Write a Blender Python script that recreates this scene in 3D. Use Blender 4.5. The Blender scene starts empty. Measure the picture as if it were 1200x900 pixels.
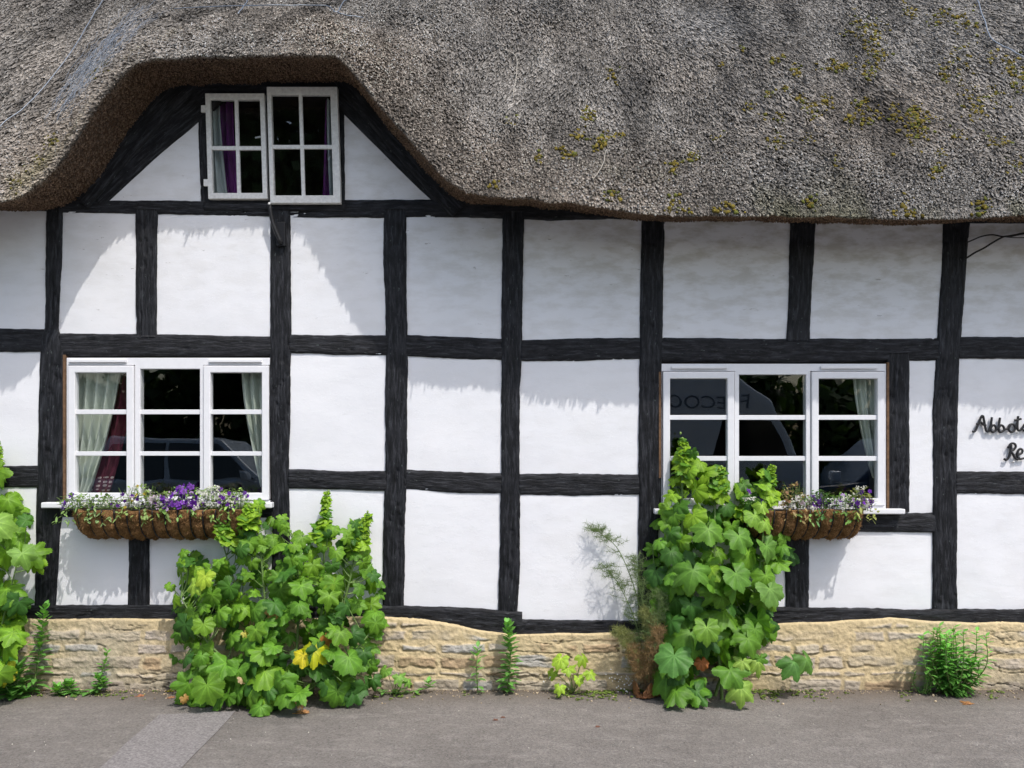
import bpy, math, random
import numpy as np
from mathutils import Vector, Matrix

random.seed(7)
RNG = np.random.default_rng(11)
scene = bpy.context.scene
R = math.radians

# ------------------------------------------------------------------ camera
CD, CH, F, HOR = 5.6, 1.6, 1008.0, 517.0       # distance to wall, eye height, focal length and horizon in photo pixels
cam_d = bpy.data.cameras.new('camera'); cam = bpy.data.objects.new('camera', cam_d)
scene.collection.objects.link(cam); scene.camera = cam
cam.location = (0, -CD, CH); cam.rotation_euler = (R(90), 0, 0)
cam_d.sensor_width = 36; cam_d.lens = 36 * F / 1200; cam_d.shift_y = (HOR - 450) / 1200
cam_d.clip_start = 0.05; cam_d.clip_end = 800

# ------------------------------------------------------------------ light
SUN_TO = Vector((0.34, -0.50, 1.0)).normalized()
world = bpy.data.worlds.new('World'); scene.world = world; world.use_nodes = True
wn = world.node_tree
sky = wn.nodes.new('ShaderNodeTexSky'); sky.sky_type = 'NISHITA'; sky.sun_disc = False
sky.sun_elevation = math.asin(SUN_TO.z); sky.sun_rotation = math.atan2(SUN_TO.x, SUN_TO.y)
sky.air_density = 1.2; sky.dust_density = 3.0; sky.ozone_density = 1.0
wn.links.new(sky.outputs[0], wn.nodes['Background'].inputs[0])
wn.nodes['Background'].inputs[1].default_value = 0.15
sun_d = bpy.data.lights.new('sun', 'SUN'); sun_d.energy = 2.05; sun_d.angle = R(0.53); sun_d.color = (1.0, 0.965, 0.92)
sun = bpy.data.objects.new('sun', sun_d); scene.collection.objects.link(sun)
sun.rotation_euler = (-SUN_TO).to_track_quat('-Z', 'Y').to_euler(); sun.location = (5, -8, 15)
scene.view_settings.view_transform = 'Standard'; scene.view_settings.look = 'None'
scene.view_settings.gamma = 1; scene.view_settings.use_curve_mapping = False
scene.view_settings.exposure = 0.55
scene.render.engine = 'CYCLES'
scene.cycles.max_bounces = 8; scene.cycles.transparent_max_bounces = 16
scene.cycles.use_denoising = True

# ------------------------------------------------------------------ helpers
def WX(px, y=0.0): return (px - 600.0) / F * (CD + y)
def WZ(py, y=0.0): return CH + (HOR - py) / F * (CD + y)
def P(px, py, y=0.0): return np.array([WX(px, y), y, WZ(py, y)])
def G(px, py):                                   # a spot on the ground
    d = CH * F / (py - HOR)
    return np.array([(px - 600.0) / F * d, d - CD, 0.0])

def _h(ix, iy, iz, s):
    n = (ix * 374761393 + iy * 668265263 + iz * 2147483647 + s * 1274126177) & 0xffffffff
    n = ((n ^ (n >> 13)) * 1274126177) & 0xffffffff
    n = (n ^ (n >> 16)) & 0xffffffff
    return n.astype(np.float64) / 4294967295.0
def vn(p, s=0):
    p = np.asarray(p, float); i = np.floor(p).astype(np.int64); f = p - i; f = f * f * (3 - 2 * f)
    x, y, z = i[..., 0], i[..., 1], i[..., 2]; fx, fy, fz = f[..., 0], f[..., 1], f[..., 2]
    def L(a, b, t): return a + (b - a) * t
    return L(L(L(_h(x, y, z, s), _h(x+1, y, z, s), fx), L(_h(x, y+1, z, s), _h(x+1, y+1, z, s), fx), fy),
             L(L(_h(x, y, z+1, s), _h(x+1, y, z+1, s), fx), L(_h(x, y+1, z+1, s), _h(x+1, y+1, z+1, s), fx), fy), fz)
def fbm(p, o=4, s=0):
    p = np.asarray(p, float); a = 0; w = 0.5; t = 0
    for k in range(o): a = a + w * vn(p * 2 ** k + 17.3 * k, s + k); t += w; w *= 0.5
    return a / t * 2 - 1                          # about -1..1
def n2(x, y, sx, sy, o=3, s=0):
    x = np.asarray(x, float); y = np.asarray(y, float)
    return fbm(np.stack([x * sx, y * sy, np.zeros_like(x + y)], -1), o, s)

def newmat(name):
    m = bpy.data.materials.new(name); m.use_nodes = True
    nt = m.node_tree; b = nt.nodes['Principled BSDF']
    return m, nt, b
def nd(nt, t, **k):
    n = nt.nodes.new(t)
    for a, v in k.items(): setattr(n, a, v)
    return n
def setin(n, **k):
    for a, v in k.items(): n.inputs[a.replace('_', ' ')].default_value = v
def ramp(nt, fac, stops):
    r = nd(nt, 'ShaderNodeValToRGB'); nt.links.new(fac, r.inputs[0]); el = r.color_ramp.elements
    while len(el) < len(stops): el.new(0.5)
    for e, (p, c) in zip(el, stops): e.position = p; e.color = (*c, 1) if len(c) == 3 else c
    return r.outputs[0]
def noise(nt, vec, scale, detail=4, rough=.55, typ='ShaderNodeTexNoise'):
    n = nd(nt, typ); nt.links.new(vec, n.inputs['Vector']); n.inputs['Scale'].default_value = scale
    if 'Detail' in n.inputs: n.inputs['Detail'].default_value = detail
    if 'Roughness' in n.inputs: n.inputs['Roughness'].default_value = rough
    return n
def mapping(nt, vec, scale):
    m = nd(nt, 'ShaderNodeMapping'); m.inputs['Scale'].default_value = scale; nt.links.new(vec, m.inputs['Vector']); return m.outputs[0]
def attr(nt, name): a = nd(nt, 'ShaderNodeAttribute'); a.attribute_name = name; return a
def geo_pos(nt): return nd(nt, 'ShaderNodeNewGeometry').outputs['Position']
def mix(nt, fac, a, b, typ='MIX'):
    m = nd(nt, 'ShaderNodeMix', data_type='RGBA', blend_type=typ)
    for s, v in ((m.inputs[0], fac), (m.inputs[6], a), (m.inputs[7], b)):
        if isinstance(v, (int, float)): s.default_value = v
        elif isinstance(v, tuple): s.default_value = (*v, 1)
        else: nt.links.new(v, s)
    return m.outputs[2]
def mathn(nt, op, a, b=0.0):
    m = nd(nt, 'ShaderNodeMath', operation=op)
    for s, v in ((m.inputs[0], a), (m.inputs[1], b)):
        if isinstance(v, (int, float)): s.default_value = v
        else: nt.links.new(v, s)
    return m.outputs[0]
def bump(nt, b, h, strength=.5, dist=.01):
    n = nd(nt, 'ShaderNodeBump'); n.inputs['Strength'].default_value = strength; n.inputs['Distance'].default_value = dist
    nt.links.new(h, n.inputs['Height']); nt.links.new(n.outputs[0], b.inputs['Normal'])

def tag(o, label=None, cat=None, group=None, kind=None):
    if label: o['label'] = label
    if cat: o['category'] = cat
    if group: o['group'] = group
    if kind: o['kind'] = kind
    return o
def thing(name, loc, label, cat, group=None):
    o = bpy.data.objects.new(name, None); scene.collection.objects.link(o); o.location = [float(v) for v in loc]
    o.empty_display_size = .1
    return tag(o, label, cat, group)
def root_loc(p):
    v = Vector((0, 0, 0))
    while p is not None: v += p.location; p = p.parent
    return v
def mesh(name, V, Fc, mat, parent=None, smooth=True, col=None, att=None, bevel=0):
    me = bpy.data.meshes.new(name)
    V = np.asarray(V, float)
    off = np.array(root_loc(parent)) if parent is not None else np.zeros(3)
    W = V - off
    if isinstance(Fc, np.ndarray):
        nf, k = Fc.shape
        me.vertices.add(len(W)); me.vertices.foreach_set('co', W.astype(np.float32).ravel())
        me.loops.add(nf * k); me.loops.foreach_set('vertex_index', Fc.astype(np.int32).ravel())
        me.polygons.add(nf); me.polygons.foreach_set('loop_start', np.arange(0, nf * k, k, dtype=np.int32))
        me.update(calc_edges=True)
    else:
        me.from_pydata([tuple(v) for v in W], [], [tuple(f) for f in Fc])
    me.polygons.foreach_set('use_smooth', np.full(len(me.polygons), bool(smooth)))
    if col is not None:
        a = me.color_attributes.new('Col', 'FLOAT_COLOR', 'POINT')
        c = np.ones((len(V), 4), np.float32); c[:, :3] = col; a.data.foreach_set('color', c.ravel())
    if att is not None:
        a = me.attributes.new('grain', 'FLOAT_VECTOR', 'POINT'); a.data.foreach_set('vector', np.asarray(att, np.float32).ravel())
    me.materials.append(mat); me.update()
    o = bpy.data.objects.new(name, me); scene.collection.objects.link(o)
    if parent is not None: o.parent = parent
    if bevel:
        b = o.modifiers.new('bevel', 'BEVEL'); b.width = bevel; b.segments = 2; b.limit_method = 'ANGLE'; b.angle_limit = R(40)
    return o
class MB:
    def __init__(s): s.V = []; s.F = []; s.C = []; s.n = 0
    def add(s, V, Fc, c=(1, 1, 1)):
        V = np.asarray(V, float).reshape(-1, 3); s.V.append(V); s.F += [tuple(int(i) + s.n for i in f) for f in Fc]
        cc = np.asarray(c, float); s.C.append(np.broadcast_to(cc, (len(V), 3)) if cc.ndim == 1 else cc); s.n += len(V)
    def box(s, x0, x1, y0, y1, z0, z1, c=(1, 1, 1)):
        s.add([(x0,y0,z0),(x1,y0,z0),(x1,y1,z0),(x0,y1,z0),(x0,y0,z1),(x1,y0,z1),(x1,y1,z1),(x0,y1,z1)],
              [(3,2,1,0),(4,5,6,7),(0,1,5,4),(1,2,6,5),(2,3,7,6),(3,0,4,7)], c)
    def tube(s, pts, r, n=6, c=(1, 1, 1), caps=True):
        V, Fc = tube(pts, r, n, caps); s.add(V, Fc, c)
    def build(s, name, mat, parent=None, smooth=True, bevel=0, col=True):
        return mesh(name, np.concatenate(s.V), s.F, mat, parent, smooth, np.concatenate(s.C) if col else None, None, bevel)
def tube(pts, r, n=6, caps=True):
    pts = np.asarray(pts, float); m = len(pts); r = np.broadcast_to(np.asarray(r, float), (m,))
    T = np.gradient(pts, axis=0); T /= np.linalg.norm(T, axis=1, keepdims=True) + 1e-9
    up = np.array([0, 0, 1.]) if abs(T[0][2]) < .9 else np.array([0, 1., 0])
    V = []; U = np.cross(T[0], up); U /= np.linalg.norm(U)
    for i in range(m):
        U = U - T[i] * np.dot(U, T[i]); U /= np.linalg.norm(U) + 1e-9; B = np.cross(T[i], U)
        for k in range(n):
            a = 2 * math.pi * k / n; V.append(pts[i] + r[i] * (math.cos(a) * U + math.sin(a) * B))
    Fc = [(i*n+k, i*n+(k+1) % n, (i+1)*n+(k+1) % n, (i+1)*n+k) for i in range(m-1) for k in range(n)]
    if caps: Fc += [tuple(range(n))[::-1], tuple((m-1)*n + k for k in range(n))]
    return np.array(V), Fc
def spline(pts, n=24):
    pts = np.asarray(pts, float); k = len(pts)
    if k == 2: return np.linspace(pts[0], pts[1], n)
    Pp = np.vstack([2*pts[0]-pts[1], pts, 2*pts[-1]-pts[-2]]); out = []
    for t in np.linspace(0, k-1, n):
        i = min(int(t), k-2); f = t-i; a, b, c, d = Pp[i:i+4]
        out.append(.5*((2*b)+(-a+c)*f+(2*a-5*b+4*c-d)*f*f+(-a+3*b-3*c+d)*f**3))
    return np.array(out)
def grid_faces(nu, nv, flip=False):
    i = np.arange(nu-1)[:, None] * nv + np.arange(nv-1)[None, :]
    f = np.stack([i, i+1, i+nv+1, i+nv], -1).reshape(-1, 4)
    return f[:, ::-1].copy() if flip else f

# ------------------------------------------------------------------ materials
def m_plaster():
    m, nt, b = newmat('plaster'); p = geo_pos(nt)
    n1 = noise(nt, p, 1.3, 5); n2_ = noise(nt, mapping(nt, p, (1, 1, 2.6)), 5, 6, .6); n3 = noise(nt, p, 60, 3)
    base = ramp(nt, n1.outputs[0], [(.3, (.80, .805, .83)), (.7, (.86, .86, .875))])
    sep = nd(nt, 'ShaderNodeSeparateXYZ'); nt.links.new(p, sep.inputs[0])
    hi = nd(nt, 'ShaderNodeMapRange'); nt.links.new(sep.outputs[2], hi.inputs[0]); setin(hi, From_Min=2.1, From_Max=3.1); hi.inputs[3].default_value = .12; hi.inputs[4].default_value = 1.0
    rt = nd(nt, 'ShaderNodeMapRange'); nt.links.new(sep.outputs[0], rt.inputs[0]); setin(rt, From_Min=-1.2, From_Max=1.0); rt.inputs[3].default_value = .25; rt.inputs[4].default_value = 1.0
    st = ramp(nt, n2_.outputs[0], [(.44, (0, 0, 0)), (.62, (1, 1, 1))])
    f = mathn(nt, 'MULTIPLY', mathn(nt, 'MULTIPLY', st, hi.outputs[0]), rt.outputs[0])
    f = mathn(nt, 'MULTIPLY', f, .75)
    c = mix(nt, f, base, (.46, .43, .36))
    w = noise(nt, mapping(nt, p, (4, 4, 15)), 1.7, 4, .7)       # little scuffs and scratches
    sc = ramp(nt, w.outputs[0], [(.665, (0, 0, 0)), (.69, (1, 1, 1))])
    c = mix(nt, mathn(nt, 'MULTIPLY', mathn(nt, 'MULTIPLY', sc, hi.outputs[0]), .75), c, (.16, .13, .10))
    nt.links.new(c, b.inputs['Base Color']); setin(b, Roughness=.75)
    big = noise(nt, mapping(nt, p, (1, 1, 1.6)), 3.2, 3, .5)
    wr = noise(nt, mapping(nt, p, (2.2, 2.2, 5)), 2.4, 6, .72); wr2 = ramp(nt, wr.outputs[0], [(.485, (0, 0, 0)), (.5, (1, 1, 1)), (.515, (0, 0, 0))])
    h = mathn(nt, 'ADD', mathn(nt, 'ADD', mathn(nt, 'MULTIPLY', big.outputs[0], 1.0), mathn(nt, 'MULTIPLY', n3.outputs[0], .06)), mathn(nt, 'MULTIPLY', wr2, .12))
    bump(nt, b, h, .28, .02)
    return m
def m_timber():
    m, nt, b = newmat('black_timber'); g = attr(nt, 'grain').outputs['Vector']
    n1 = noise(nt, mapping(nt, g, (7, 55, 55)), 1, 7, .72); n2_ = noise(nt, mapping(nt, g, (14, 200, 200)), 1, 4, .6); n3 = noise(nt, g, 9, 5, .6)
    h = mathn(nt, 'ADD', mathn(nt, 'MULTIPLY', n1.outputs[0], .7), mathn(nt, 'MULTIPLY', n2_.outputs[0], .4))
    c = ramp(nt, n1.outputs[0], [(.32, (.002, .002, .0025)), (.50, (.010, .0105, .013)), (.68, (.055, .057, .066))])
    c = mix(nt, ramp(nt, n3.outputs[0], [(.5, (0, 0, 0)), (.75, (1, 1, 1))]), c, (.024, .025, .030))
    ch = noise(nt, mapping(nt, g, (22, 60, 60)), 1, 3, .7)
    c = mix(nt, ramp(nt, ch.outputs[0], [(.65, (0, 0, 0)), (.72, (1, 1, 1))]), c, (.10, .117, .115))
    nt.links.new(c, b.inputs['Base Color']); setin(b, Roughness=.55); b.inputs['Specular IOR Level'].default_value = .26
    bump(nt, b, h, 1.0, .011); return m
def m_simple(name, col, rough=.5, metal=0, spec=.5, nscale=0, namt=.15, bstr=0, bdist=.002):
    m, nt, b = newmat(name); setin(b, Roughness=rough, Metallic=metal); b.inputs['Specular IOR Level'].default_value = spec
    p = geo_pos(nt)
    if nscale:
        n = noise(nt, p, nscale, 5, .6)
        c = ramp(nt, n.outputs[0], [(.3, tuple(v * (1 - namt) for v in col)), (.7, tuple(min(1, v * (1 + namt)) for v in col))])
        nt.links.new(c, b.inputs['Base Color'])
        if bstr: bump(nt, b, n.outputs[0], bstr, bdist)
    else: b.inputs['Base Color'].default_value = (*col, 1)
    return m
def m_vcol(name, rough=.8, spec=.3, nscale=40, namt=.3, bstr=.4, bdist=.004, trans=0, tint=(1, 1, 1)):
    m, nt, b = newmat(name); a = attr(nt, 'Col').outputs['Color']; p = geo_pos(nt)
    n = noise(nt, p, nscale, 5, .65)
    k = ramp(nt, n.outputs[0], [(.25, (1 - namt,) * 3), (.75, (1 + namt,) * 3)])
    c = mix(nt, 1.0, a, k, 'MULTIPLY')
    nt.links.new(c, b.inputs['Base Color']); setin(b, Roughness=rough); b.inputs['Specular IOR Level'].default_value = spec
    if bstr: bump(nt, b, n.outputs[0], bstr, bdist)
    if trans:
        t = nd(nt, 'ShaderNodeBsdfTranslucent'); tc = mix(nt, 1.0, c, tint, 'MULTIPLY'); nt.links.new(tc, t.inputs[0])
        ms = nd(nt, 'ShaderNodeMixShader'); ms.inputs[0].default_value = trans
        nt.links.new(b.outputs[0], ms.inputs[1]); nt.links.new(t.outputs[0], ms.inputs[2])
        nt.links.new(ms.outputs[0], nt.nodes['Material Output'].inputs[0])
    return m
def m_glass():
    m, nt, b = newmat('window_glass'); nt.nodes.remove(b)
    fr = nd(nt, 'ShaderNodeLayerWeight'); fr.inputs[0].default_value = .5
    f2 = mathn(nt, 'ADD', mathn(nt, 'MULTIPLY', mathn(nt, 'POWER', fr.outputs['Facing'], 5.0), .9), .060)
    t = nd(nt, 'ShaderNodeBsdfTransparent'); t.inputs[0].default_value = (.955, .965, .96, 1)
    g = nd(nt, 'ShaderNodeBsdfGlossy'); g.inputs['Roughness'].default_value = .0
    p = geo_pos(nt); n = noise(nt, p, 2.3, 1); bp = nd(nt, 'ShaderNodeBump'); bp.inputs['Strength'].default_value = .25; bp.inputs['Distance'].default_value = .008
    nt.links.new(n.outputs[0], bp.inputs['Height']); nt.links.new(bp.outputs[0], g.inputs['Normal'])
    ms = nd(nt, 'ShaderNodeMixShader'); nt.links.new(f2, ms.inputs[0]); nt.links.new(t.outputs[0], ms.inputs[1]); nt.links.new(g.outputs[0], ms.inputs[2])
    nt.links.new(ms.outputs[0], nt.nodes['Material Output'].inputs[0]); return m
def m_road():
    m, nt, b = newmat('tarmac'); p = geo_pos(nt)
    big = noise(nt, p, .9, 5, .6); mid = noise(nt, mapping(nt, p, (1, 2.2, 1)), 5, 6, .7); fine = noise(nt, p, 170, 3, .7)
    c = ramp(nt, big.outputs[0], [(.3, (.150, .137, .126)), (.7, (.215, .198, .183))])
    c = mix(nt, ramp(nt, mid.outputs[0], [(.5, (0, 0, 0)), (.78, (.8, .8, .8))]), c, (.29, .272, .252))
    vo = nd(nt, 'ShaderNodeTexVoronoi'); vo.inputs['Scale'].default_value = 110; nt.links.new(p, vo.inputs['Vector'])
    st = ramp(nt, vo.outputs['Color'], [(.0, (.62, .62, .62)), (1., (1.35, 1.33, 1.3))])
    c = mix(nt, .75, c, st, 'MULTIPLY')
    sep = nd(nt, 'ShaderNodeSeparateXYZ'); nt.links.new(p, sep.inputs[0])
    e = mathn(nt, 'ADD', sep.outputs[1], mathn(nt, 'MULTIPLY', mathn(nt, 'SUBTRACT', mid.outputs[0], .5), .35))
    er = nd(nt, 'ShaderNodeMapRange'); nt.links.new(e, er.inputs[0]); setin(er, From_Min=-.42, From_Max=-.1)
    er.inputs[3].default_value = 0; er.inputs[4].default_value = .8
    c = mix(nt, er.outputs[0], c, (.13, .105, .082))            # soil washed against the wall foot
    cr = noise(nt, p, 2.1, 7, .72); crk = ramp(nt, cr.outputs[0], [(.493, (0, 0, 0)), (.5, (1, 1, 1)), (.507, (0, 0, 0))])
    c = mix(nt, mathn(nt, 'MULTIPLY', crk, .5), c, (.05, .045, .045))
    nt.links.new(c, b.inputs['Base Color']); setin(b, Roughness=.85); b.inputs['Specular IOR Level'].default_value = .25
    h = mathn(nt, 'ADD', vo.outputs['Distance'], mathn(nt, 'MULTIPLY', fine.outputs[0], .8))
    bump(nt, b, h, .7, .006); return m
def m_reed(name):
    m, nt, b = newmat(name); a = attr(nt, 'Col').outputs['Color']; nt.links.new(a, b.inputs['Base Color'])
    setin(b, Roughness=.7); b.inputs['Specular IOR Level'].default_value = .25; return m
M = dict(
    plaster=m_plaster(), timber=m_timber(), glass=m_glass(), road=m_road(), reed=m_reed('thatch_reed'),
    pvc=m_simple('white_frame_paint', (.80, .80, .82), .35, 0, .5, 30, .03),
    oldwhite=m_simple('old_white_paint', (.76, .755, .73), .55, 0, .4, 45, .14, .4, .002),
    thatch=m_vcol('thatch_base', .95, .1, 90, .55, 1.0, .02),
    stone=m_vcol('rubble_stone', .9, .2, 26, .22, .9, .012),
    leaf=m_vcol('leaf', .5, .28, 45, .20, .5, .004, .26, (1.3, 1.4, .30)),
    petal=m_vcol('petal', .6, .2, 60, .08, 0, .0, .25),
    stem=m_vcol('stem', .55, .3, 80, .15, .2, .002),
    coir=m_vcol('coir', .95, .1, 150, .75, 1.0, .02),
    iron=m_simple('black_iron', (.022, .022, .024), .5, .3, .5, 60, .3, .3, .001),
    wire=m_simple('galvanised_wire', (.22, .25, .29), .5, .6, .5, 50, .2), straw=m_simple('straw', (.33, .30, .25), .7),
    rubber=m_simple('black_cable_rubber', (.012, .012, .012), .5),
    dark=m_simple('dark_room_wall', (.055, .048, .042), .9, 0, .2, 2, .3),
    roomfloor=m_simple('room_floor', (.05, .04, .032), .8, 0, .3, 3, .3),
    grit=m_vcol('grit', .9, .2, 60, .2, .3, .003),
    moss=m_vcol('moss', .95, .1, 150, .45, 1, .01),
)
def m_cloth(name, col, dots=False):
    m, nt, b = newmat(name); p = geo_pos(nt); n = noise(nt, mapping(nt, p, (400, 400, 400)), 1, 2)
    c = ramp(nt, n.outputs[0], [(.3, tuple(v * .88 for v in col)), (.7, col)])
    if dots:
        g = attr(nt, 'grain').outputs['Vector']; v = nd(nt, 'ShaderNodeTexVoronoi'); v.inputs['Scale'].default_value = 1; v.inputs['Randomness'].default_value = .25
        nt.links.new(mapping(nt, g, (38, 38, 38)), v.inputs['Vector'])
        sp = nd(nt, 'ShaderNodeSeparateXYZ'); nt.links.new(g, sp.inputs[0])
        k = mathn(nt, 'MULTIPLY', mathn(nt, 'LESS_THAN', v.outputs['Distance'], .30), mathn(nt, 'LESS_THAN', sp.outputs[1], .145))
        c = mix(nt, k, c, (.75, .62, .62))
    nt.links.new(c, b.inputs['Base Color']); setin(b, Roughness=.85); b.inputs['Sheen Weight'].default_value = .1
    t = nd(nt, 'ShaderNodeBsdfTranslucent'); nt.links.new(c, t.inputs[0]); ms = nd(nt, 'ShaderNodeMixShader'); ms.inputs[0].default_value = .2
    nt.links.new(b.outputs[0], ms.inputs[1]); nt.links.new(t.outputs[0], ms.inputs[2]); nt.links.new(ms.outputs[0], nt.nodes['Material Output'].inputs[0])
    return m
M['cream'] = m_cloth('sage_cream_cloth', (.72, .78, .69)); M['wine'] = m_cloth('burgundy_cloth', (.14, .015, .04), True)
M['purple'] = m_cloth('purple_cloth', (.26, .05, .30)); M['grey'] = m_cloth('pale_grey_cloth', (.62, .68, .69))

# ------------------------------------------------------------------ ground
xs = np.linspace(-60, 60, 3); 
g = mesh('road', [(-300, -300, 0), (300, -300, 0), (300, 300, 0), (-300, 300, 0)], [(0, 1, 2, 3)], M['road'], smooth=False)
tag(g, kind='structure')
m_patch = m_simple('road_patch_tarmac', (.21, .195, .19), .88, 0, .25, 90, .42, .6, .005)
a, b_, c_, d_ = G(186, 838), G(276, 834), G(186, 930), G(84, 930)
mid = lambda p, q, t: p + (q - p) * t
edgeL = [mid(a, d_, t) + np.array([.004 * math.sin(9 * t + 1), 0, 0]) for t in np.linspace(0, 3.0, 40)]
edgeR = [mid(b_, c_, t) + np.array([.004 * math.sin(7 * t), 0, 0]) for t in np.linspace(0, 3.0, 40)]
V = np.array(edgeL + edgeR); V[:, 2] = .004
mesh_patch = mesh('road_patch', V, [(i, 40+i, 41+i, i+1) for i in range(39)][::1], m_patch, smooth=False); tag(mesh_patch, kind='structure')

# ------------------------------------------------------------------ the cottage
cot = thing('cottage', (0, 0, 0), 'white plastered black timbered cottage with a thick thatched roof', 'cottage')
HX = 5.6                                           # half length of the house

def cells(xs, zs, holes, y0, y1, skew=None):
    """a slab in the wall plane with rectangular holes: shared vertices, no inner faces"""
    xs = sorted(set(xs + [h[0] for h in holes] + [h[1] for h in holes])); zs = sorted(set(zs + [h[2] for h in holes] + [h[3] for h in holes]))
    nx, nz = len(xs)-1, len(zs)-1
    def solid(i, j):
        if i < 0 or j < 0 or i >= nx or j >= nz: return False
        cx, cz = (xs[i]+xs[i+1])/2, (zs[j]+zs[j+1])/2
        return not any(h[0] < cx < h[1] and h[2] < cz < h[3] for h in holes)
    idx = {}; V = []; Fc = []
    def v(i, j, k):
        if (i, j, k) not in idx:
            x, z = xs[i], zs[j]
            if skew: x = x + skew(z)
            idx[(i, j, k)] = len(V); V.append((x, (y0, y1)[k], z))
        return idx[(i, j, k)]
    for i in range(nx):
        for j in range(nz):
            if not solid(i, j): continue
            Fc.append((v(i,j,0), v(i+1,j,0), v(i+1,j+1,0), v(i,j+1,0))); Fc.append((v(i,j+1,1), v(i+1,j+1,1), v(i+1,j,1), v(i,j,1)))
            if not solid(i-1, j): Fc.append((v(i,j,1), v(i,j,0), v(i,j+1,0), v(i,j+1,1)))
            if not solid(i+1, j): Fc.append((v(i+1,j,0), v(i+1,j,1), v(i+1,j+1,1), v(i+1,j+1,0)))
            if not solid(i, j-1): Fc.append((v(i,j,1), v(i+1,j,1), v(i+1,j,0), v(i,j,0)))
            if not solid(i, j+1): Fc.append((v(i,j+1,0), v(i+1,j+1,0), v(i+1,j+1,1), v(i,j+1,1)))
    return V, Fc
# backing wall with the openings, dark inside
LW = (WX(80), WX(316), WZ(588), WZ(421)); RW = (WX(776), WX(1036), WZ(597), WZ(429)); UW = (WX(246), WX(400), WZ(238), WZ(112))
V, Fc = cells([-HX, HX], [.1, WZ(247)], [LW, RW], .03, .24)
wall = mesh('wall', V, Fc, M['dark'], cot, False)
mb = MB()                                          # gable backing round the upper window
def prism(mb, poly, y0, y1, c=(1, 1, 1)):
    n = len(poly); V = [(p[0], y0, p[1]) for p in poly] + [(p[0], y1, p[1]) for p in poly]
    Fc = [tuple(range(n)), tuple(range(2*n-1, n-1, -1))] + [(i, i+n, (i+1) % n+n, (i+1) % n) for i in range(n)]
    mb.add(V, Fc, c)
def PP(*pts): return [(WX(a), WZ(b)) for a, b in pts]
prism(mb, PP((60, 247), (246, 247), (246, 70), (200, 90), (60, 245))[::1], .03, .2)
prism(mb, PP((400, 247), (560, 247), (560, 244), (410, 85), (400, 85)), .03, .2)
prism(mb, PP((246, 112), (400, 112), (400, 80), (246, 80)), .03, .2)
prism(mb, PP((246, 247), (400, 247), (400, 238), (246, 238)), .03, .2)
m_black = m_simple('black_board', (.012, .012, .014), .6, 0, .3, 20, .4, .3, .003)
mb.build('gable_wall', m_black, cot, False, col=False)
# rooms, end walls, back
mb = MB(); WT = WZ(247)
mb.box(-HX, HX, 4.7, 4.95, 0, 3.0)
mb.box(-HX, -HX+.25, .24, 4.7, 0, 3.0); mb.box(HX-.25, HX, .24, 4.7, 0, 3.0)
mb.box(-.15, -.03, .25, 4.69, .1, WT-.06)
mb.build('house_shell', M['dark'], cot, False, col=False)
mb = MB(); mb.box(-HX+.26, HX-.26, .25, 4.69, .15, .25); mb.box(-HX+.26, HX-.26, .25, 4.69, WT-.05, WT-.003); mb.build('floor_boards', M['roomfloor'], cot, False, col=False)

# ---- timbers
def timber(name, rows, vertical, front=-.014, back=.028, seed=0, rough=1.0):
    """rows: (along_px, lo_px, hi_px); vertical: along is y and lo/hi are x"""
    rows = np.array(rows, float)
    L = np.abs(rows[-1, 0]-rows[0, 0]) / 180.0; n = max(8, int(L / .012)); al = np.linspace(rows[0, 0], rows[-1, 0], n)
    lo = np.interp(al, rows[:, 0] if rows[-1, 0] > rows[0, 0] else rows[::-1, 0], rows[:, 1]); hi = np.interp(al, rows[:, 0], rows[:, 2])
    am = al / 180.0
    wob = lambda s, a, f: a * fbm(np.stack([am*f, np.full_like(am, s*3.1), np.zeros_like(am)], -1), 4, s)
    lo = lo + wob(seed*2+1, 1.5*rough, 3) + wob(seed*2+1, .6*rough, 28); hi = hi + wob(seed*2+2, 1.5*rough, 3) + wob(seed*2+2, .6*rough, 28)
    K = 13; t = np.linspace(0, 1, K)
    A = am[:, None] + 0*t[None]; Wd = (hi-lo)[:, None] * t[None] / 180.0; C = lo[:, None] + (hi-lo)[:, None]*t[None]
    edge = np.minimum(t, 1-t)[None]; rnd = -.007*np.exp(-edge*(hi-lo)[:, None]/180/.006)
    dz = .0035*fbm(np.stack([A*3.5, Wd*26, 0*A+seed], -1), 4, seed) * rough
    cr = fbm(np.stack([A*2.2, Wd*38, 0*A+seed*1.7], -1), 3, seed+40); dz = dz - .013*np.clip(1-np.abs(cr)/.045, 0, 1)*(fbm(np.stack([A*3, Wd*8, 0*A], -1), 2, seed+9) > 0)
    Y = front - dz - rnd * 1.0
    # side columns
    pos = []
    al2 = al[:, None] + 0*t[None]
    def xyz(a_, c_, y_):
        if vertical: return np.stack([WX(c_), y_, WZ(a_)], -1)
        return np.stack([WX(a_), y_, WZ(c_)], -1)
    face = xyz(al2, C, Y); sideL = xyz(al, lo, np.full(n, back)); sideR = xyz(al, hi, np.full(n, back))
    G_ = np.concatenate([sideL[:, None], face, sideR[:, None]], 1); nv = K+2
    att = np.stack([np.repeat(am[:, None], nv, 1), np.concatenate([Wd[:, :1]-.03, Wd, Wd[:, -1:]+.03], 1) + seed*.37, np.zeros((n, nv))], -1)
    V = G_.reshape(-1, 3); Fc = grid_faces(n, nv, flip=not vertical)
    Fl = [tuple(f) for f in Fc] + [tuple(range(nv)), tuple(range((n-1)*nv+nv-1, (n-1)*nv-1, -1))]
    return mesh(name, V, Fl, M['timber'], cot, True, None, att.reshape(-1, 3))
TF = -.014
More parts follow.
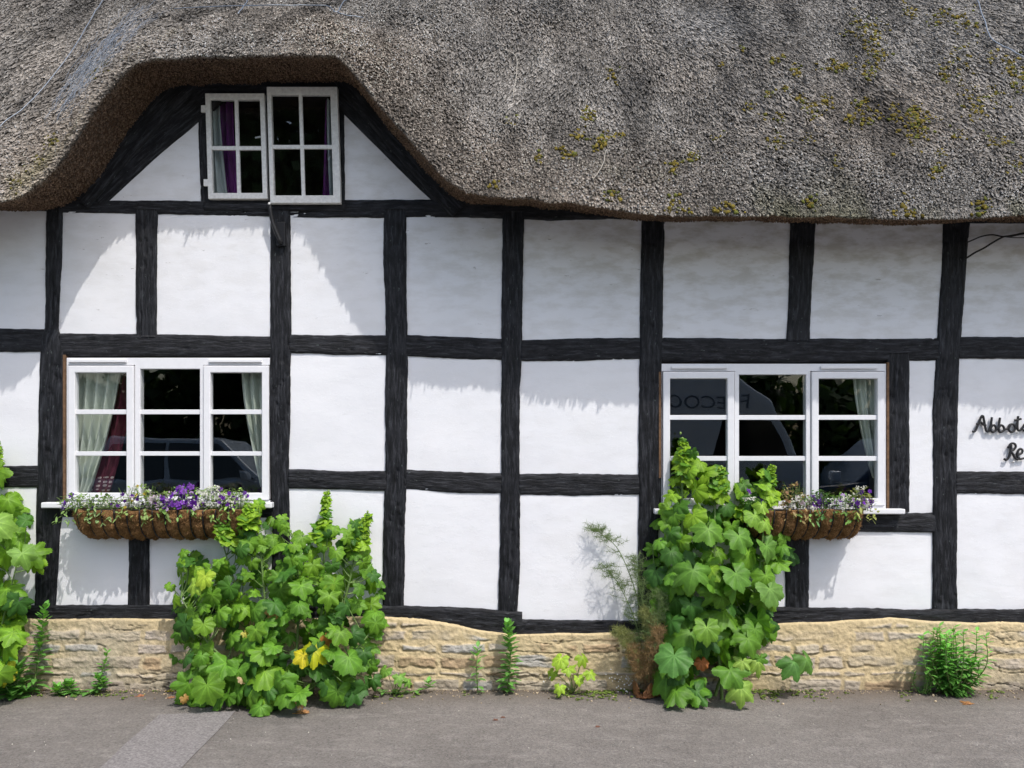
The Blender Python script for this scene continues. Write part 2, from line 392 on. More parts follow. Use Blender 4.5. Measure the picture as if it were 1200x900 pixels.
posts = [
    [(243, 55, 74), (300, 55, 73), (385, 53, 68), (398, 48, 72), (414, 48, 77), (500, 46, 77), (560, 44, 76), (600, 43, 74), (640, 43, 70), (714, 42, 66)],
    [(246, 159, 185), (300, 160, 184), (395, 161, 184)],
    [(246, 318, 341), (330, 318, 341), (400, 317, 342), (480, 316, 340), (560, 318, 339), (600, 319, 340), (716, 320, 342)],
    [(246, 450, 476), (300, 450, 476), (400, 452, 478), (560, 452, 477), (640, 449, 474), (716, 449, 473)],
    [(248, 589, 614), (300, 589, 613), (400, 587, 612), (440, 587, 611), (455, 587, 609), (600, 587, 609), (660, 585, 609), (727, 583, 607)],
    [(248, 752, 779), (300, 751, 778), (420, 749, 776), (560, 748, 774), (640, 748, 771), (735, 748, 770)],
    [(254, 926, 956), (330, 924, 951), (400, 921, 948)],
    [(256, 1105, 1136), (330, 1102, 1131), (420, 1097, 1124), (480, 1092, 1121), (560, 1093, 1120), (620, 1093, 1121), (718, 1092, 1121)],
    [(414, 1040, 1065), (600, 1038, 1064)],
    [(603, 151, 176), (716, 151, 176)],
    [(610, 918, 947), (720, 920, 947)],
    [(256, 1262, 1290), (420, 1258, 1284), (720, 1255, 1282)],
    [(246, -70, -46), (420, -74, -50), (716, -76, -50)],
    [(256, 1440, 1466), (720, 1438, 1462)], [(246, -220, -195), (716, -222, -198)],
]
for i, r in enumerate(posts): timber('timber_post', r, True, -.017, .029, i+1, 1.0)
beams = [
    [(60, 233, 249), (160, 236, 250), (320, 236, 254), (450, 235, 256), (545, 234, 254), (640, 238, 259), (750, 240, 257), (930, 245, 259), (1110, 246, 262), (1300, 246, 262), (1600, 246, 262)],  # wall plate; its run right of the dormer stands in for eave shadow
    [(-300, 236, 248), (58, 236, 247)],
    [(-300, 384, 412), (57, 386, 413)], [(70, 390, 417), (160, 392, 417), (320, 394, 417)], [(339, 392, 414), (395, 393, 416), (454, 393, 416)],
    [(475, 393, 417), (530, 395, 420), (589, 397, 422)], [(610, 399, 422), (680, 397, 423), (752, 396, 421)], [(774, 396, 424), (860, 397, 424), (930, 397, 425), (1100, 397, 422)],
    [(1122, 395, 420), (1262, 396, 421)], [(1282, 396, 421), (1600, 396, 421)],
    [(-300, 545, 571), (47, 546, 571)], [(338, 550, 572), (395, 552, 573), (454, 551, 575)], [(475, 550, 573), (530, 553, 577), (589, 555, 578)],
    [(608, 556, 579), (670, 555, 581), (750, 557, 580)], [(1119, 552, 578), (1200, 553, 579), (1258, 553, 579)], [(1282, 553, 579), (1600, 553, 579)],
    [(70, 593, 606), (321, 593, 606)], [(768, 600, 620), (920, 602, 622), (1095, 601, 624)],
    [(-300, 709, 730), (210, 708, 730), (330, 709, 730), (450, 709, 726), (520, 710, 735), (570, 713, 742), (612, 716, 746)], [(604, 725, 748), (680, 727, 746), (760, 728, 746)],
    [(752, 714, 744), (920, 712, 732), (1000, 713, 738), (1060, 714, 738), (1110, 713, 736), (1300, 714, 736), (1600, 714, 736)],
]
for i, r in enumerate(beams):
    sill = i >= 18
    timber('timber_beam', r, False, -.026 if sill else -.012 - .001*(i % 3), .029, 30+i, 1.5 if sill else 1.0)
# raking gable timbers, collar and jambs
def rake(name, p0, p1, w0, w1, front, seed):
    p0, p1 = np.array(p0, float), np.array(p1, float); d = p1-p0; L = np.linalg.norm(d); u = d/L; nrm = np.array([u[1], -u[0]])
    n = int(L/180/.012); t = np.linspace(0, 1, n); K = 13; s = np.linspace(-.5, .5, K)
    w = (w0+(w1-w0)*t); w = w + 2*fbm(np.stack([t*L/180*4, 0*t+seed, 0*t], -1), 4, seed)
    cx = p0[0]+d[0]*t; cy = p0[1]+d[1]*t + 1.5*np.sin(t*5+seed)
    X = cx[:, None]+nrm[0]*w[:, None]*s[None]; Yp = cy[:, None]+nrm[1]*w[:, None]*s[None]
    A = (t*L/180)[:, None]+0*s[None]; Wd = w[:, None]*s[None]/180
    dz = .004*fbm(np.stack([A*3.5, Wd*26, 0*A+seed], -1), 4, seed) - .006*np.exp(-(.5-np.abs(s))[None]*w[:, None]/180/.006)
    Y = front-dz
    face = np.stack([WX(X), Y, WZ(Yp)], -1); sl = face[:, :1].copy(); sl[..., 1] = .029; sr = face[:, -1:].copy(); sr[..., 1] = .029
    G_ = np.concatenate([sl, face, sr], 1); nv = K+2
    att = np.stack([np.repeat(A[:, :1], nv, 1), np.concatenate([Wd[:, :1]-.03, Wd, Wd[:, -1:]+.03], 1)+seed*.37, np.zeros((n, nv))], -1)
    Fl = [tuple(f) for f in grid_faces(n, nv, True)] + [tuple(range(nv)), tuple(range((n-1)*nv+nv-1, (n-1)*nv-1, -1))]
    return mesh(name, G_.reshape(-1, 3), Fl, M['timber'], cot, True, None, att.reshape(-1, 3))
rake('rafter', (92, 232), (226, 84), 34, 34, -.030, 71); rake('brace', (108, 228), (250, 104), 38, 34, -.014, 72)
rake('rafter', (395, 84), (541, 244), 30, 30, -.030, 73); rake('brace', (392, 108), (536, 246), 22, 26, -.014, 74)
timber('timber_beam', [(190, 88, 106), (300, 87, 110), (415, 86, 108)], False, -.020, .029, 75)
timber('timber_post', [(100, 231, 249), (180, 234, 247), (238, 236, 250)], True, -.010, .029, 76)
timber('timber_post', [(98, 396, 404), (238, 399, 404)], True, -.010, .029, 77)
timber('timber_beam', [(240, 238, 247), (405, 240, 249)], False, -.022, .029, 78)

# ---- plaster panels (edges run under the timbers)
def panel(x0, x1, y0, y1, seed, poly=None):
    n, m = max(4, int((x1-x0)/5)), max(4, int((y1-y0)/5))
    X, Yp = np.meshgrid(np.linspace(x0, x1, n), np.linspace(y0, y1, m), indexing='ij')
    if poly is not None:                            # triangle: squash columns
        X, Yp = poly(np.linspace(0, 1, n)[:, None]+0*Yp, np.linspace(0, 1, m)[None]+0*X)
    ex = np.minimum(np.linspace(0, 1, n), np.linspace(1, 0, n))[:, None]; ey = np.minimum(np.linspace(0, 1, m), np.linspace(1, 0, m))[None]
    dome = .006*(1-np.exp(-ex*9))*(1-np.exp(-ey*9)); nz = .0055*n2(X/180, Yp/180, 2.6, 3.4, 3, seed)
    Y = .002 - dome - nz
    V = np.stack([WX(X), Y, WZ(Yp)], -1).reshape(-1, 3)
    return mesh('plaster_panel', V, grid_faces(n, m, False), M['plaster'], cot)
panels = [(-58, 62, 240, 400), (66, 170, 243, 404), (175, 328, 243, 404), (330, 462, 244, 402), (464, 600, 244, 406), (602, 764, 248, 408), (766, 938, 248, 408),
          (940, 1117, 250, 408), (1121, 1275, 252, 408), (1277, 1450, 252, 408), (-58, 60, 402, 558), (-58, 58, 560, 718),
          (330, 464, 404, 562), (466, 598, 408, 564), (600, 760, 410, 568), (330, 461, 564, 716), (463, 597, 566, 722), (599, 758, 570, 735),
          (1052, 1105, 410, 610), (1109, 1268, 410, 565), (1109, 1268, 567, 720), (1270, 1450, 410, 565), (1270, 1450, 567, 720),
          (56, 162, 600, 716), (165, 328, 600, 716), (762, 932, 612, 720), (935, 1105, 612, 720), (-206, -62, 240, 400), (-206, -62, 402, 558), (-206, -62, 560, 718)]
for i, (x0, x1, y0, y1) in enumerate(panels): panel(x0, x1, y0, y1, i)
panel(115, 240, 130, 240, 50, lambda u, v: (112+(240-112)*u, (240-(240-128)*u)*(1-v)+240*v))
panel(400, 526, 130, 240, 51, lambda u, v: (400+(526-400)*u, (130+(240-130)*u)*(1-v)+240*v))

# ---- windows
def rect(x0, x1, y0, y1): return (WX(x0), WX(x1), WZ(y1), WZ(y0))
def skewf(k, y0):                                  # lean: px shift per px of height
    zref = WZ(y0)
    return lambda z: k * (z - zref)
def window(outer, cases, rows_side, rows_mid, k, sillr, name='window', mat='pvc', label=None):
    sk = skewf(k, outer[2])
    holes = []
    for (x0, x1, side) in cases:
        y0, y1 = (rows_side[0][0], rows_side[-1][1]) if side else (rows_mid[0][0], rows_mid[-1][1])
        m_ = 9 if side else 0
        holes.append(rect(x0-m_, x1+m_, y0-m_, y1+m_))
    o = rect(*outer)
    V, Fc = cells([o[0], o[1]], [o[2], o[3]], holes, -.012, .05, sk)
    fr = mesh(name, V, Fc, M[mat], cot, False, bevel=.003)
    if label: fr['label'] = label
    for (x0, x1, side) in cases:
        rows = rows_side if side else rows_mid
        if side:
            c = rect(x0-8.2, x1+8.2, rows[0][0]-8.2, rows[-1][1]+8.2)
            V, Fc = cells([c[0], c[1]], [c[2], c[3]], [rect(x0, x1, rows[0][0], rows[-1][1])], -.026, .03, sk)
            mesh('casement', V, Fc, M[mat], fr, False, bevel=.005)
        for a, b in zip(rows[:-1], rows[1:]):
            g_ = rect(x0-.4, x1+.4, a[1], b[0]); V, Fc = cells([g_[0], g_[1]], [g_[2], g_[3]], [], -.014 if side else -.002, .012, sk)
            mesh('glazing_bar', V, Fc, M[mat], fr, False, bevel=.002)
    mb = MB()
    for (x0, x1, side) in cases:
        rows = rows_side if side else rows_mid
        g_ = rect(x0-2, x1+2, rows[0][0]-2, rows[-1][1]+2); V, Fc = cells([g_[0], g_[1]], [g_[2], g_[3]], [], .004, .008, sk); mb.add(V, Fc)
    mb.build('glass', M['glass'], fr, False, col=False)
    if sillr:
        s = rect(*sillr); mb = MB(); mb.box(s[0], s[1], -.075, -.013, s[2], s[3]); mb.build('sill', M[mat], fr, False, bevel=.006, col=False)
    return fr
w1 = window((79, 316, 419.5, 589), [(90, 150, True), (165, 235, False), (248, 308, True)], [(437, 480), (485.5, 529), (534, 577.5)], [(432.5, 480), (485.5, 529), (534, 582)], -.0, (55, 322, 588, 594.5),
            label='window of three lights with drawn back curtains, above the long flower trough')
w1k = w1
w2 = window((775, 1037.5, 426.5, 597), [(784.5, 851.5, True), (865.5, 944, False), (958, 1026.5, True)], [(444, 486.5), (492, 534.5), (540, 584)], [(439, 486.5), (492, 534.5), (540, 587)], 0, (765, 1055, 595.5, 601.5),
            label='window of three lights reflecting parked vehicles, behind the tall leafy plant')
for w, xs_ in ((w1, [(83, 150), (246, 308)]), (w2, [(786, 851), (960, 1026)])):   # trickle vents on the head
    for a, b in xs_:
        y = 422 if w is w1 else 429.5
        s = rect(a, b, y, y+3); mb = MB(); mb.box(s[0], s[1], -.034, -.013, s[2], s[3]); mb.build('vent', M['pvc'], w, False, bevel=.002, col=False)
# upper pair of old sashes
def sash(x0, x1, y0, y1, panes, front, k, label):
    o = rect(x0, x1, y0, y1); zr = WZ((y0+y1)/2); sk = lambda z: k*(z-zr)
    (pa, pb), (pc, pd), (r0, r1), (r2, r3) = panes
    V, Fc = cells([o[0], o[1]], [o[2], o[3]], [rect(pa, pd, r0, r3)], front, front+.042, sk)
    f = mesh('window', V, Fc, M['oldwhite'], cot, False, bevel=.004); f['label'] = label
    iv = rect(pb, pc, r0-.4, r3+.4); V, Fc = cells([iv[0], iv[1]], [iv[2], iv[3]], [], front+.008, front+.03, sk); mesh('glazing_bar', V, Fc, M['oldwhite'], f, False, bevel=.002)
    for a, b in ((pa-.4, pb+.0), (pc-.0, pd+.4)):
        ih = rect(a, b, r1, r2); V, Fc = cells([ih[0], ih[1]], [ih[2], ih[3]], [], front+.0095, front+.0285, sk); mesh('glazing_bar', V, Fc, M['oldwhite'], f, False, bevel=.002)
    bd = rect(pa-.2, pd+.2, r0-.2, r3+.2)
    gl = rect(pa-1, pd+1, r0-1, r3+1); V, Fc = cells([gl[0], gl[1]], [gl[2], gl[3]], [], front+.018, front+.021, sk); mesh('glass', V, Fc, M['glass'], f, False)
    return f
u1 = sash(244.5, 313.5, 112, 235, ((250, 278), (282, 308), (119, 173), (177.5, 228)), -.040, -.03, 'small four paned sash of the dormer, set slightly behind its neighbour')
u2 = sash(317.5, 399.5, 106, 241, ((322.5, 354), (358, 391), (115, 173), (177.5, 232)), -.062, -.03, 'larger four paned sash of the dormer, standing forward of its neighbour')
for y in (126, 212):
    s = rect(238 + (y > 200)*3, 243.5 + (y > 200)*3, y, y+8); mb = MB(); mb.box(s[0], s[1], -.040, -.022, s[2], s[3]); mb.build('hinge', M['oldwhite'], u1, False, bevel=.002, col=False)
mb = MB(); mb.tube([P(299, 161.5, -.012), P(307, 160, -.012)], .006, 6); mb.build('catch', M['pvc'], u1, col=False)

# jamb strips of bare wood beside the lower windows
m_bare = m_simple('bare_weathered_wood', (.16, .095, .055), .85, 0, .2, 30, .35, .5, .003)
for (x0, x1, y0, y1) in ((75.5, 78.3, 416, 588), (1037.8, 1040.5, 425, 596), (771.6, 774.2, 436, 560)):
    mb = MB(); s = rect(x0, x1, y0, y1); mb.box(s[0], s[1], -.020, .028, s[2], s[3]); mb.build('jamb', m_bare, cot, False, col=False)
# iron stay and its block under the dormer sashes
mb = MB(); mb.tube(spline([P(315.5, 240, -.075), P(320, 262, -.06), P(330, 286, -.04)], 10), [.013]*5+[.015]*5, 6); st = mb.build('stay', M['iron'], cot, col=False); st['label'] = 'dark prop running down from the dormer sashes'
mb = MB(); s = rect(326, 336, 262, 290); mb.box(s[0], s[1], -.045, -.016, s[2], s[3]); mb.build('stay_block', M['timber'], cot, False, bevel=.004, col=False)
mb = MB(); mb.tube([P(315.5, 238.5, -.095), P(315.5, 240, -.06)], .008, 8); mb.build('stay_pin', M['oldwhite'], st, col=False)

# ---- stone plinth
def plinth():
    x0, x1, dx = -5.0, 5.0, .0065; nx = int((x1-x0)/dx); X = np.linspace(x0, x1, nx)
    topz = np.interp(X*180/1+600, [-300, 0, 210, 330, 450, 500, 560, 600, 680, 745, 760, 920, 980, 1040, 1090, 1140, 1200, 1500],
                     [WZ(v) for v in (722, 723, 723, 724, 720, 724, 736, 741, 740, 739, 741, 728, 726, 721, 726, 728, 727, 727)]) + .006*n2(X, 0*X, 6, 1, 3, 5)
    nz = 82; T = np.linspace(-.06, 1, nz)
    XX = X[:, None] + 0*T[None]; ZZ = topz[:, None]*T[None]
    # coursed rubble: warped rows with random joints
    wx = XX + .03*n2(XX, ZZ, 5, 7, 3, 3) + .012*n2(XX, ZZ, 22, 26, 2, 33); wz = ZZ + .026*n2(XX, ZZ, 2.6, 5, 3, 4) + .010*n2(XX, ZZ, 17, 24, 2, 34)
    rows = np.array([-.1, .075, .125, .225, .30, .385, .50])
    ri = np.clip(np.searchsorted(rows, wz)-1, 0, len(rows)-2); dzr = np.minimum(wz-rows[ri], rows[ri+1]-wz)
    dd = np.full(XX.shape, 9.); sid = np.zeros(XX.shape)
    rg = np.random.default_rng(3)
    for r in range(len(rows)-1):
        j = [x0-.3]
        while j[-1] < x1+.3: j.append(j[-1] + rg.uniform(.12, .42))
        j = np.array(j); mk = ri == r; k = np.searchsorted(j, wx[mk])-1; k = np.clip(k, 0, len(j)-2)
        dd[mk] = np.minimum(wx[mk]-j[k], j[k+1]-wx[mk]); sid[mk] = r*1000+k
    d = np.minimum(dzr, dd)
    h1 = _h(sid.astype(np.int64), sid.astype(np.int64)*3, sid.astype(np.int64)*7, 5); h2 = _h(sid.astype(np.int64)+7, sid.astype(np.int64), sid.astype(np.int64), 9); h3 = _h(sid.astype(np.int64), sid.astype(np.int64)+5, sid.astype(np.int64), 2)
    jw = .012 + .009*n2(XX, ZZ, 5, 5, 2, 12)
    s = np.clip((d-jw)/.010, 0, 1); s = s*s*(3-2*s)
    smear = np.clip((n2(XX, ZZ, 3.2, 5, 4, 21)-.10)*4, 0, 1)                  # mortar smeared over some stones
    band = np.clip((ZZ-(topz[:, None]-.055-.025*n2(XX, 0*ZZ, 3, 1, 2, 8)))/.012, 0, 1)   # flush mortar band at the top
    s = s*(1-.85*smear)*(1-band) * (h2 > .10)
    strata = np.abs(n2(XX, ZZ, 4, 26, 3, 15))
    crack = np.clip(1-np.abs(n2(XX, ZZ, 4, 15, 4, 19))/.045, 0, 1)*np.clip(n2(XX, ZZ, 2.2, 4, 2, 29)*4, 0, 1)
    hgt = s*(.002+.008*h1) + s*.010*n2(XX, ZZ, 8, 26, 4, 16) - s*.0035*(strata < .10) + (1-s)*.006*n2(XX, ZZ, 18, 18, 3, 14) + .004*n2(XX, ZZ, 60, 60, 2, 18) - .014*crack*(1-band)
    und = np.exp(-((d-jw)/.006)**2)*(wz-rows[ri] < dzr+1e-6)*(1-band)*(1-smear)     # undercut below a stone
    hgt = hgt - .007*und*np.clip(n2(XX, ZZ, 4, 6, 3, 91)*3+.3, 0, 1)
    top = np.clip((T-.965)/.035, 0, 1)[None]
    Y = -.045 - hgt - .018*(1-T)[None] + .035*top**2
    mort = np.array([.58, .465, .275]); mortg = np.array([.42, .37, .28])
    gm = np.clip(n2(XX, ZZ, 1.5, 3, 3, 25)*1.5+.35 - ZZ*1.1, 0, 1)[..., None]
    mc = mort*(1-gm)+mortg*gm
    st = np.stack([.42+.10*h1, .36+.09*h1, .255+.07*h1+.05*h3], -1)
    st = np.where((h3 > .90)[..., None], np.array([.42, .31, .19]), st); st = np.where(((h3 < .15))[..., None], np.array([.42, .40, .36]), st)
    st = st*(1+.22*n2(XX, ZZ, 9, 30, 4, 17))[..., None]
    c = mc*(1-s[..., None])+st*s[..., None]; c = c*(1-.55*crack[..., None])*(1-.35*(und*np.clip(n2(XX, ZZ, 4, 6, 3, 91)*3+.3, 0, 1))[..., None])
    foot_dark = np.clip(1.0-ZZ/.10, 0, 1)*(.55+.3*n2(XX, ZZ, 4, 6, 3, 27)); c = c*(1-.45*np.clip(foot_dark, 0, 1))[..., None]  # plinth colour darkens unevenly towards its foot
    V = np.stack([XX, Y, ZZ], -1)
    V2 = V[:, -1:].copy(); V2[..., 1] = .03; V = np.concatenate([V, V2], 1); c = np.concatenate([c, c[:, -1:]], 1)
    o = mesh('stone_plinth', V.reshape(-1, 3), grid_faces(nx, nz+1, True), M['stone'], cot, True, np.clip(c, .02, .9).reshape(-1, 3))
plinth()

# ---- thatch
lip = [(-400, 240), (-100, 240), (0, 234), (25, 227), (48, 212), (70, 188), (110, 123), (133, 97), (152, 76), (175, 67), (233, 63), (330, 62), (390, 63), (404, 72), (440, 115), (480, 160), (520, 206), (545, 223), (565, 228),
       (620, 231), (690, 237), (740, 246), (800, 251), (950, 252), (1100, 257), (1200, 252), (1400, 252), (1700, 252)]
def OVx(x):                                        # the eave overhangs a little less over the dormer
    x = np.asarray(x, float); return .54-.080*np.clip((x+2.75)/.5, 0, 1)*np.clip((-.62-x)/.5, 0, 1)
lx = np.array([WX(p, -float(OVx((p-600)*.00506))) for p, _ in lip]); lz = np.array([WZ(q, -float(OVx((p-600)*.00506))) for p, q in lip])
GX = np.linspace(-6, 6, 601); zl0 = np.interp(GX, lx, lz)
def gsm(a, sg):
    if sg < .5: return a
    k = np.arange(-int(4*sg), int(4*sg)+1); w = np.exp(-.5*(k/sg)**2); w /= w.sum(); return np.convolve(np.pad(a, len(k)//2, mode='edge'), w, 'valid')
zl0 = gsm(zl0, 1.0)
zbase = gsm(np.minimum(zl0, 2.99), 12)
TT = np.linspace(0, 3.1, 156)                      # horizontal distance in from the lip
dl = zl0-zbase; HZ = np.zeros((len(TT), len(GX)))
for i, t in enumerate(TT):
    w = max(0, 1-t/2.3); w = w*w*(3-2*w)*.35+w*.65
    HZ[i] = zbase + gsm(dl, .8+t*26)*w + 1.17*t + .05*(1-math.exp(-t/.05))
def Hs(x, t):
    fx = np.clip((x+6)/12*600, 0, 599.999); ft = np.clip(t/3.1*155, 0, 154.999); i = fx.astype(int); j = ft.astype(int); u = fx-i; v = ft-j
    return (HZ[j, i]*(1-u)+HZ[j, i+1]*u)*(1-v)+(HZ[j+1, i]*(1-u)+HZ[j+1, i+1]*u)*v + .022*n2(x, t, 1.7, 1.7, 3, 61) + .008*n2(x, t, 9, 9, 2, 62)
def zlip(x): return Hs(x, np.zeros_like(x))
def under(x, q):                                   # q 0 at the lip, 1 at the wall
    return np.stack([x, -OVx(x)+q*(OVx(x)+.02), zlip(x)+(.105-.085*np.clip((x+2.85)/.5, 0, 1)*np.clip((-.15-x)/.4, 0, 1))*q+.012*np.sin(q*3.14)+.006*n2(x, q, 6, 3, 2, 63)], -1)
def thatch_col(x, t):
    v = .24*(1+.40*n2(x, t, .9, .7, 4, 64)+.6*n2(x, t, 8, 3, 3, 65))
    wm = np.clip(.5+1.1*n2(x, t, 1.1, 1.4, 3, 66) - .55*np.clip(t-.55, 0, 1), 0, 1)[..., None]
    c = v[..., None]*(np.array([1.18, 1.02, .86])*wm+np.array([1.08, 1.0, .90])*(1-wm))
    lm = (np.clip(n2(x, t, 4, 4, 3, 67)*3-.6, 0, 1)*np.exp(-t/.15)*(x > .4))[..., None]; c = c*(1-lm*.5)+np.array([.11, .115, .045])*lm*.5
    vx = (x*1008/5.1+600); vv = np.exp(-((t-.07-(vx-30)/700)/.09)**2)*(vx < 190)*(vx > -60)*np.clip(.5+n2(x, t, 6, 6, 2, 68)*1.5, 0, 1)
    c = c*(1-.5*vv[..., None])+np.array([.17, .15, .05])*.5*vv[..., None]
    dk = np.clip(n2(x, t, 3.6, 1.3, 4, 69)*2.6-.30, 0, .7)[..., None]*np.clip(t/.5, .15, 1)[..., None]; c = c*(1-.65*dk)
    pale = np.exp(-((vx-905)/60)**2-((t-1.55)/.2)**2)[..., None]; c = c+pale*.10
    return np.clip(c, .01, .6)
sx = np.linspace(-HX-.2, HX+.2, 900); tq = TT[::1][:150]
XX, T2 = np.meshgrid(sx, np.concatenate([[0, .01, .02, .04], np.linspace(.06, 3.0, 170)]), indexing='ij')
top = np.stack([XX, T2-OVx(XX), Hs(XX, T2)], -1); ctop = thatch_col(XX, T2)*.4  # surface under the reeds darkened to paint shade between them
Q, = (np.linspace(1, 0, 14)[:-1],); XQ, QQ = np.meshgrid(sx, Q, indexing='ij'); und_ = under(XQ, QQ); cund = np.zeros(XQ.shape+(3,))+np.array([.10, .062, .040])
back = top[:, -1:].copy(); back[..., 1] = 5.4; back[..., 2] = 2.9; ridge = top[:, -1:].copy(); ridge[..., 2] += .12; ridge[..., 1] += .1
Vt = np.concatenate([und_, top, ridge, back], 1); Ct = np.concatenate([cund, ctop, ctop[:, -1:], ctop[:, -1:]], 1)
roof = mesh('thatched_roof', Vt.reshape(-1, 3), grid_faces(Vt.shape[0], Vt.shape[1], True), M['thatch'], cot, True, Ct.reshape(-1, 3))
roof['label'] = 'thick grey thatch curving up over the dormer, yellow moss on its right half'
for sgn in (-1, 1):
    mb = MB(); V = [(sgn*HX, .02, 2.99), (sgn*HX, 4.9, 2.99), (sgn*HX, 2.5, 6.3)]; mb.add(V+[(sgn*(HX-.2), v[1], v[2]) for v in V], [(0, 1, 2), (5, 4, 3), (0, 3, 4, 1), (1, 4, 5, 2), (2, 5, 3, 0)])
    mb.build('gable_end_wall', M['plaster'], cot, False, col=False)

def normal_top(x, t, e=.02):
    o_ = OVx(x); p = np.stack([x, t-o_, Hs(x, t)], -1); px_ = np.stack([x+e, t-OVx(x+e), Hs(x+e, t)], -1)-p; pt = np.stack([x, t+e-o_, Hs(x, t+e)], -1)-p
    n = np.cross(px_, pt); n /= np.linalg.norm(n, axis=-1, keepdims=True); u = pt/np.linalg.norm(pt, axis=-1, keepdims=True); return p, n, u
def reeds(P0, D, L, Rr, C, Ctip):
    N = len(P0); D = D/np.linalg.norm(D, axis=1, keepdims=True); a = np.cross(D, np.array([.3, .2, 1.])); a /= np.linalg.norm(a, axis=1, keepdims=True); b = np.cross(D, a)
    ph = RNG.uniform(0, 6.28, N); V = np.zeros((N, 9, 3)); col = np.zeros((N, 9, 3))
    tilt = RNG.normal(0, .25, (N, 2))
    for k in range(3):
        w = ph+k*2.0944; o = np.cos(w)[:, None]*a+np.sin(w)[:, None]*b
        V[:, k] = P0-D*.03+o*Rr[:, None]*1.1; tp = P0+D*L[:, None]+o*Rr[:, None] + D*((np.cos(w)*tilt[:, 0]+np.sin(w)*tilt[:, 1])*Rr)[:, None]
        V[:, 3+k] = tp; V[:, 6+k] = tp; col[:, k] = C*.22; col[:, 3+k] = C; col[:, 6+k] = Ctip  # roots coloured darker, painting shade into the gaps between reeds
    base = (np.arange(N)*9)[:, None]
    f = np.concatenate([base+np.array(q)[None] for q in ((0, 1, 4), (0, 4, 3), (1, 2, 5), (1, 5, 4), (2, 0, 3), (2, 3, 5), (6, 7, 8))], 0)
    return V.reshape(-1, 3), f, col.reshape(-1, 3)
N = 165000
rx = RNG.uniform(-4.6, 4.6, N); rt = np.concatenate([RNG.uniform(0, 2.15, N-30000), RNG.uniform(0, 1, 30000)**1.3*.6])
rt = np.abs(rt + 0.0)
p, n, u = normal_top(rx, rt)
side = np.stack([np.ones(N), np.zeros(N), np.zeros(N)], -1)
ang = .5*n2(rx, rt, 1.2, 1.2, 2, 77)
up_ = np.clip(1-rt/.7, 0, 1)[:, None]; D = -u*.9 + n*(.17+.30*up_) + side*(ang+RNG.normal(0, .20, N))[:, None] + n*RNG.normal(0, .07, N)[:, None]
C = thatch_col(rx, rt)*RNG.uniform(.65, 1.3, N)[:, None]; tip = np.clip(C*RNG.uniform(.9, 3.0, N)[:, None], 0, .62)
Ln = (RNG.uniform(.006, .030, N)+RNG.uniform(0, .055, N)*np.clip(rt/.6, 0, 1))*(1+.8*n2(rx, rt, 4, 4, 2, 78)); Ln = np.where(RNG.uniform(0, 1, N) < .01, Ln+.03, Ln)
V1, F1, C1 = reeds(p, D, Ln, RNG.uniform(.0034, .0066, N), C, tip)
N2 = 62000
ux = RNG.uniform(-4.4, 4.4, N2); q = RNG.uniform(0, 1, N2)**1.1
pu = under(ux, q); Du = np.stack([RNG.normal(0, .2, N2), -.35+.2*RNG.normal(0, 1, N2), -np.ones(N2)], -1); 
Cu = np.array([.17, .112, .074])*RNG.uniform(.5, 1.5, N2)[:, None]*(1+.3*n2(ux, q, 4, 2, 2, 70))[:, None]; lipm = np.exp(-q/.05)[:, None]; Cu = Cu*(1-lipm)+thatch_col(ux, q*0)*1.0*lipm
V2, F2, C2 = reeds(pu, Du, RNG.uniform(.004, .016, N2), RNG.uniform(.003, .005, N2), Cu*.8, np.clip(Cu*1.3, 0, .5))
# shaggy row along the lip
N3 = 9000; ex = RNG.uniform(-4.6, 4.6, N3); pe, ne, ue = normal_top(ex, RNG.uniform(0, .03, N3))
De = -ue + ne*.12 + np.stack([RNG.normal(0, .22, N3), 0*ex, 0*ex], -1); Le = RNG.uniform(.004, .013, N3)*(1+.7*np.clip(n2(ex, 0*ex, 9, 1, 3, 80), -.6, 1))
Ce = thatch_col(ex, 0*ex)*RNG.uniform(.6, 1.2, N3)[:, None]
V3, F3, C3 = reeds(pe, De, Le, RNG.uniform(.003, .0055, N3), Ce, Ce*1.4)
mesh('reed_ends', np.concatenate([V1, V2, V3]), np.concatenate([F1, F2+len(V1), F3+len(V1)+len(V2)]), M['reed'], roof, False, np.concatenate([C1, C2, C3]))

def on_thatch(px, py, lift=.0):
    dx, dz = (px-600)/F, (HOR-py)/F
    d = np.linspace(5.05, 8.2, 260); tt = d-CD+OVx(dx*d); g = Hs(dx*d, np.clip(tt, 0, 3.1)) - (CH+dz*d)
    ok = np.nonzero((g > 0) & (tt > 0))[0]
    if len(ok) == 0: return None
    i = ok[0]; dd = d[i]
    if i > 0 and g[i-1] < 0: dd = d[i-1]+(d[i]-d[i-1])*(-g[i-1])/(g[i]-g[i-1]+1e-9)
    x = dx*dd; t = dd-CD+float(OVx(x))
    p_, n_, u_ = normal_top(np.array([x]), np.array([t])); return p_[0]+n_[0]*lift, n_[0], u_[0]
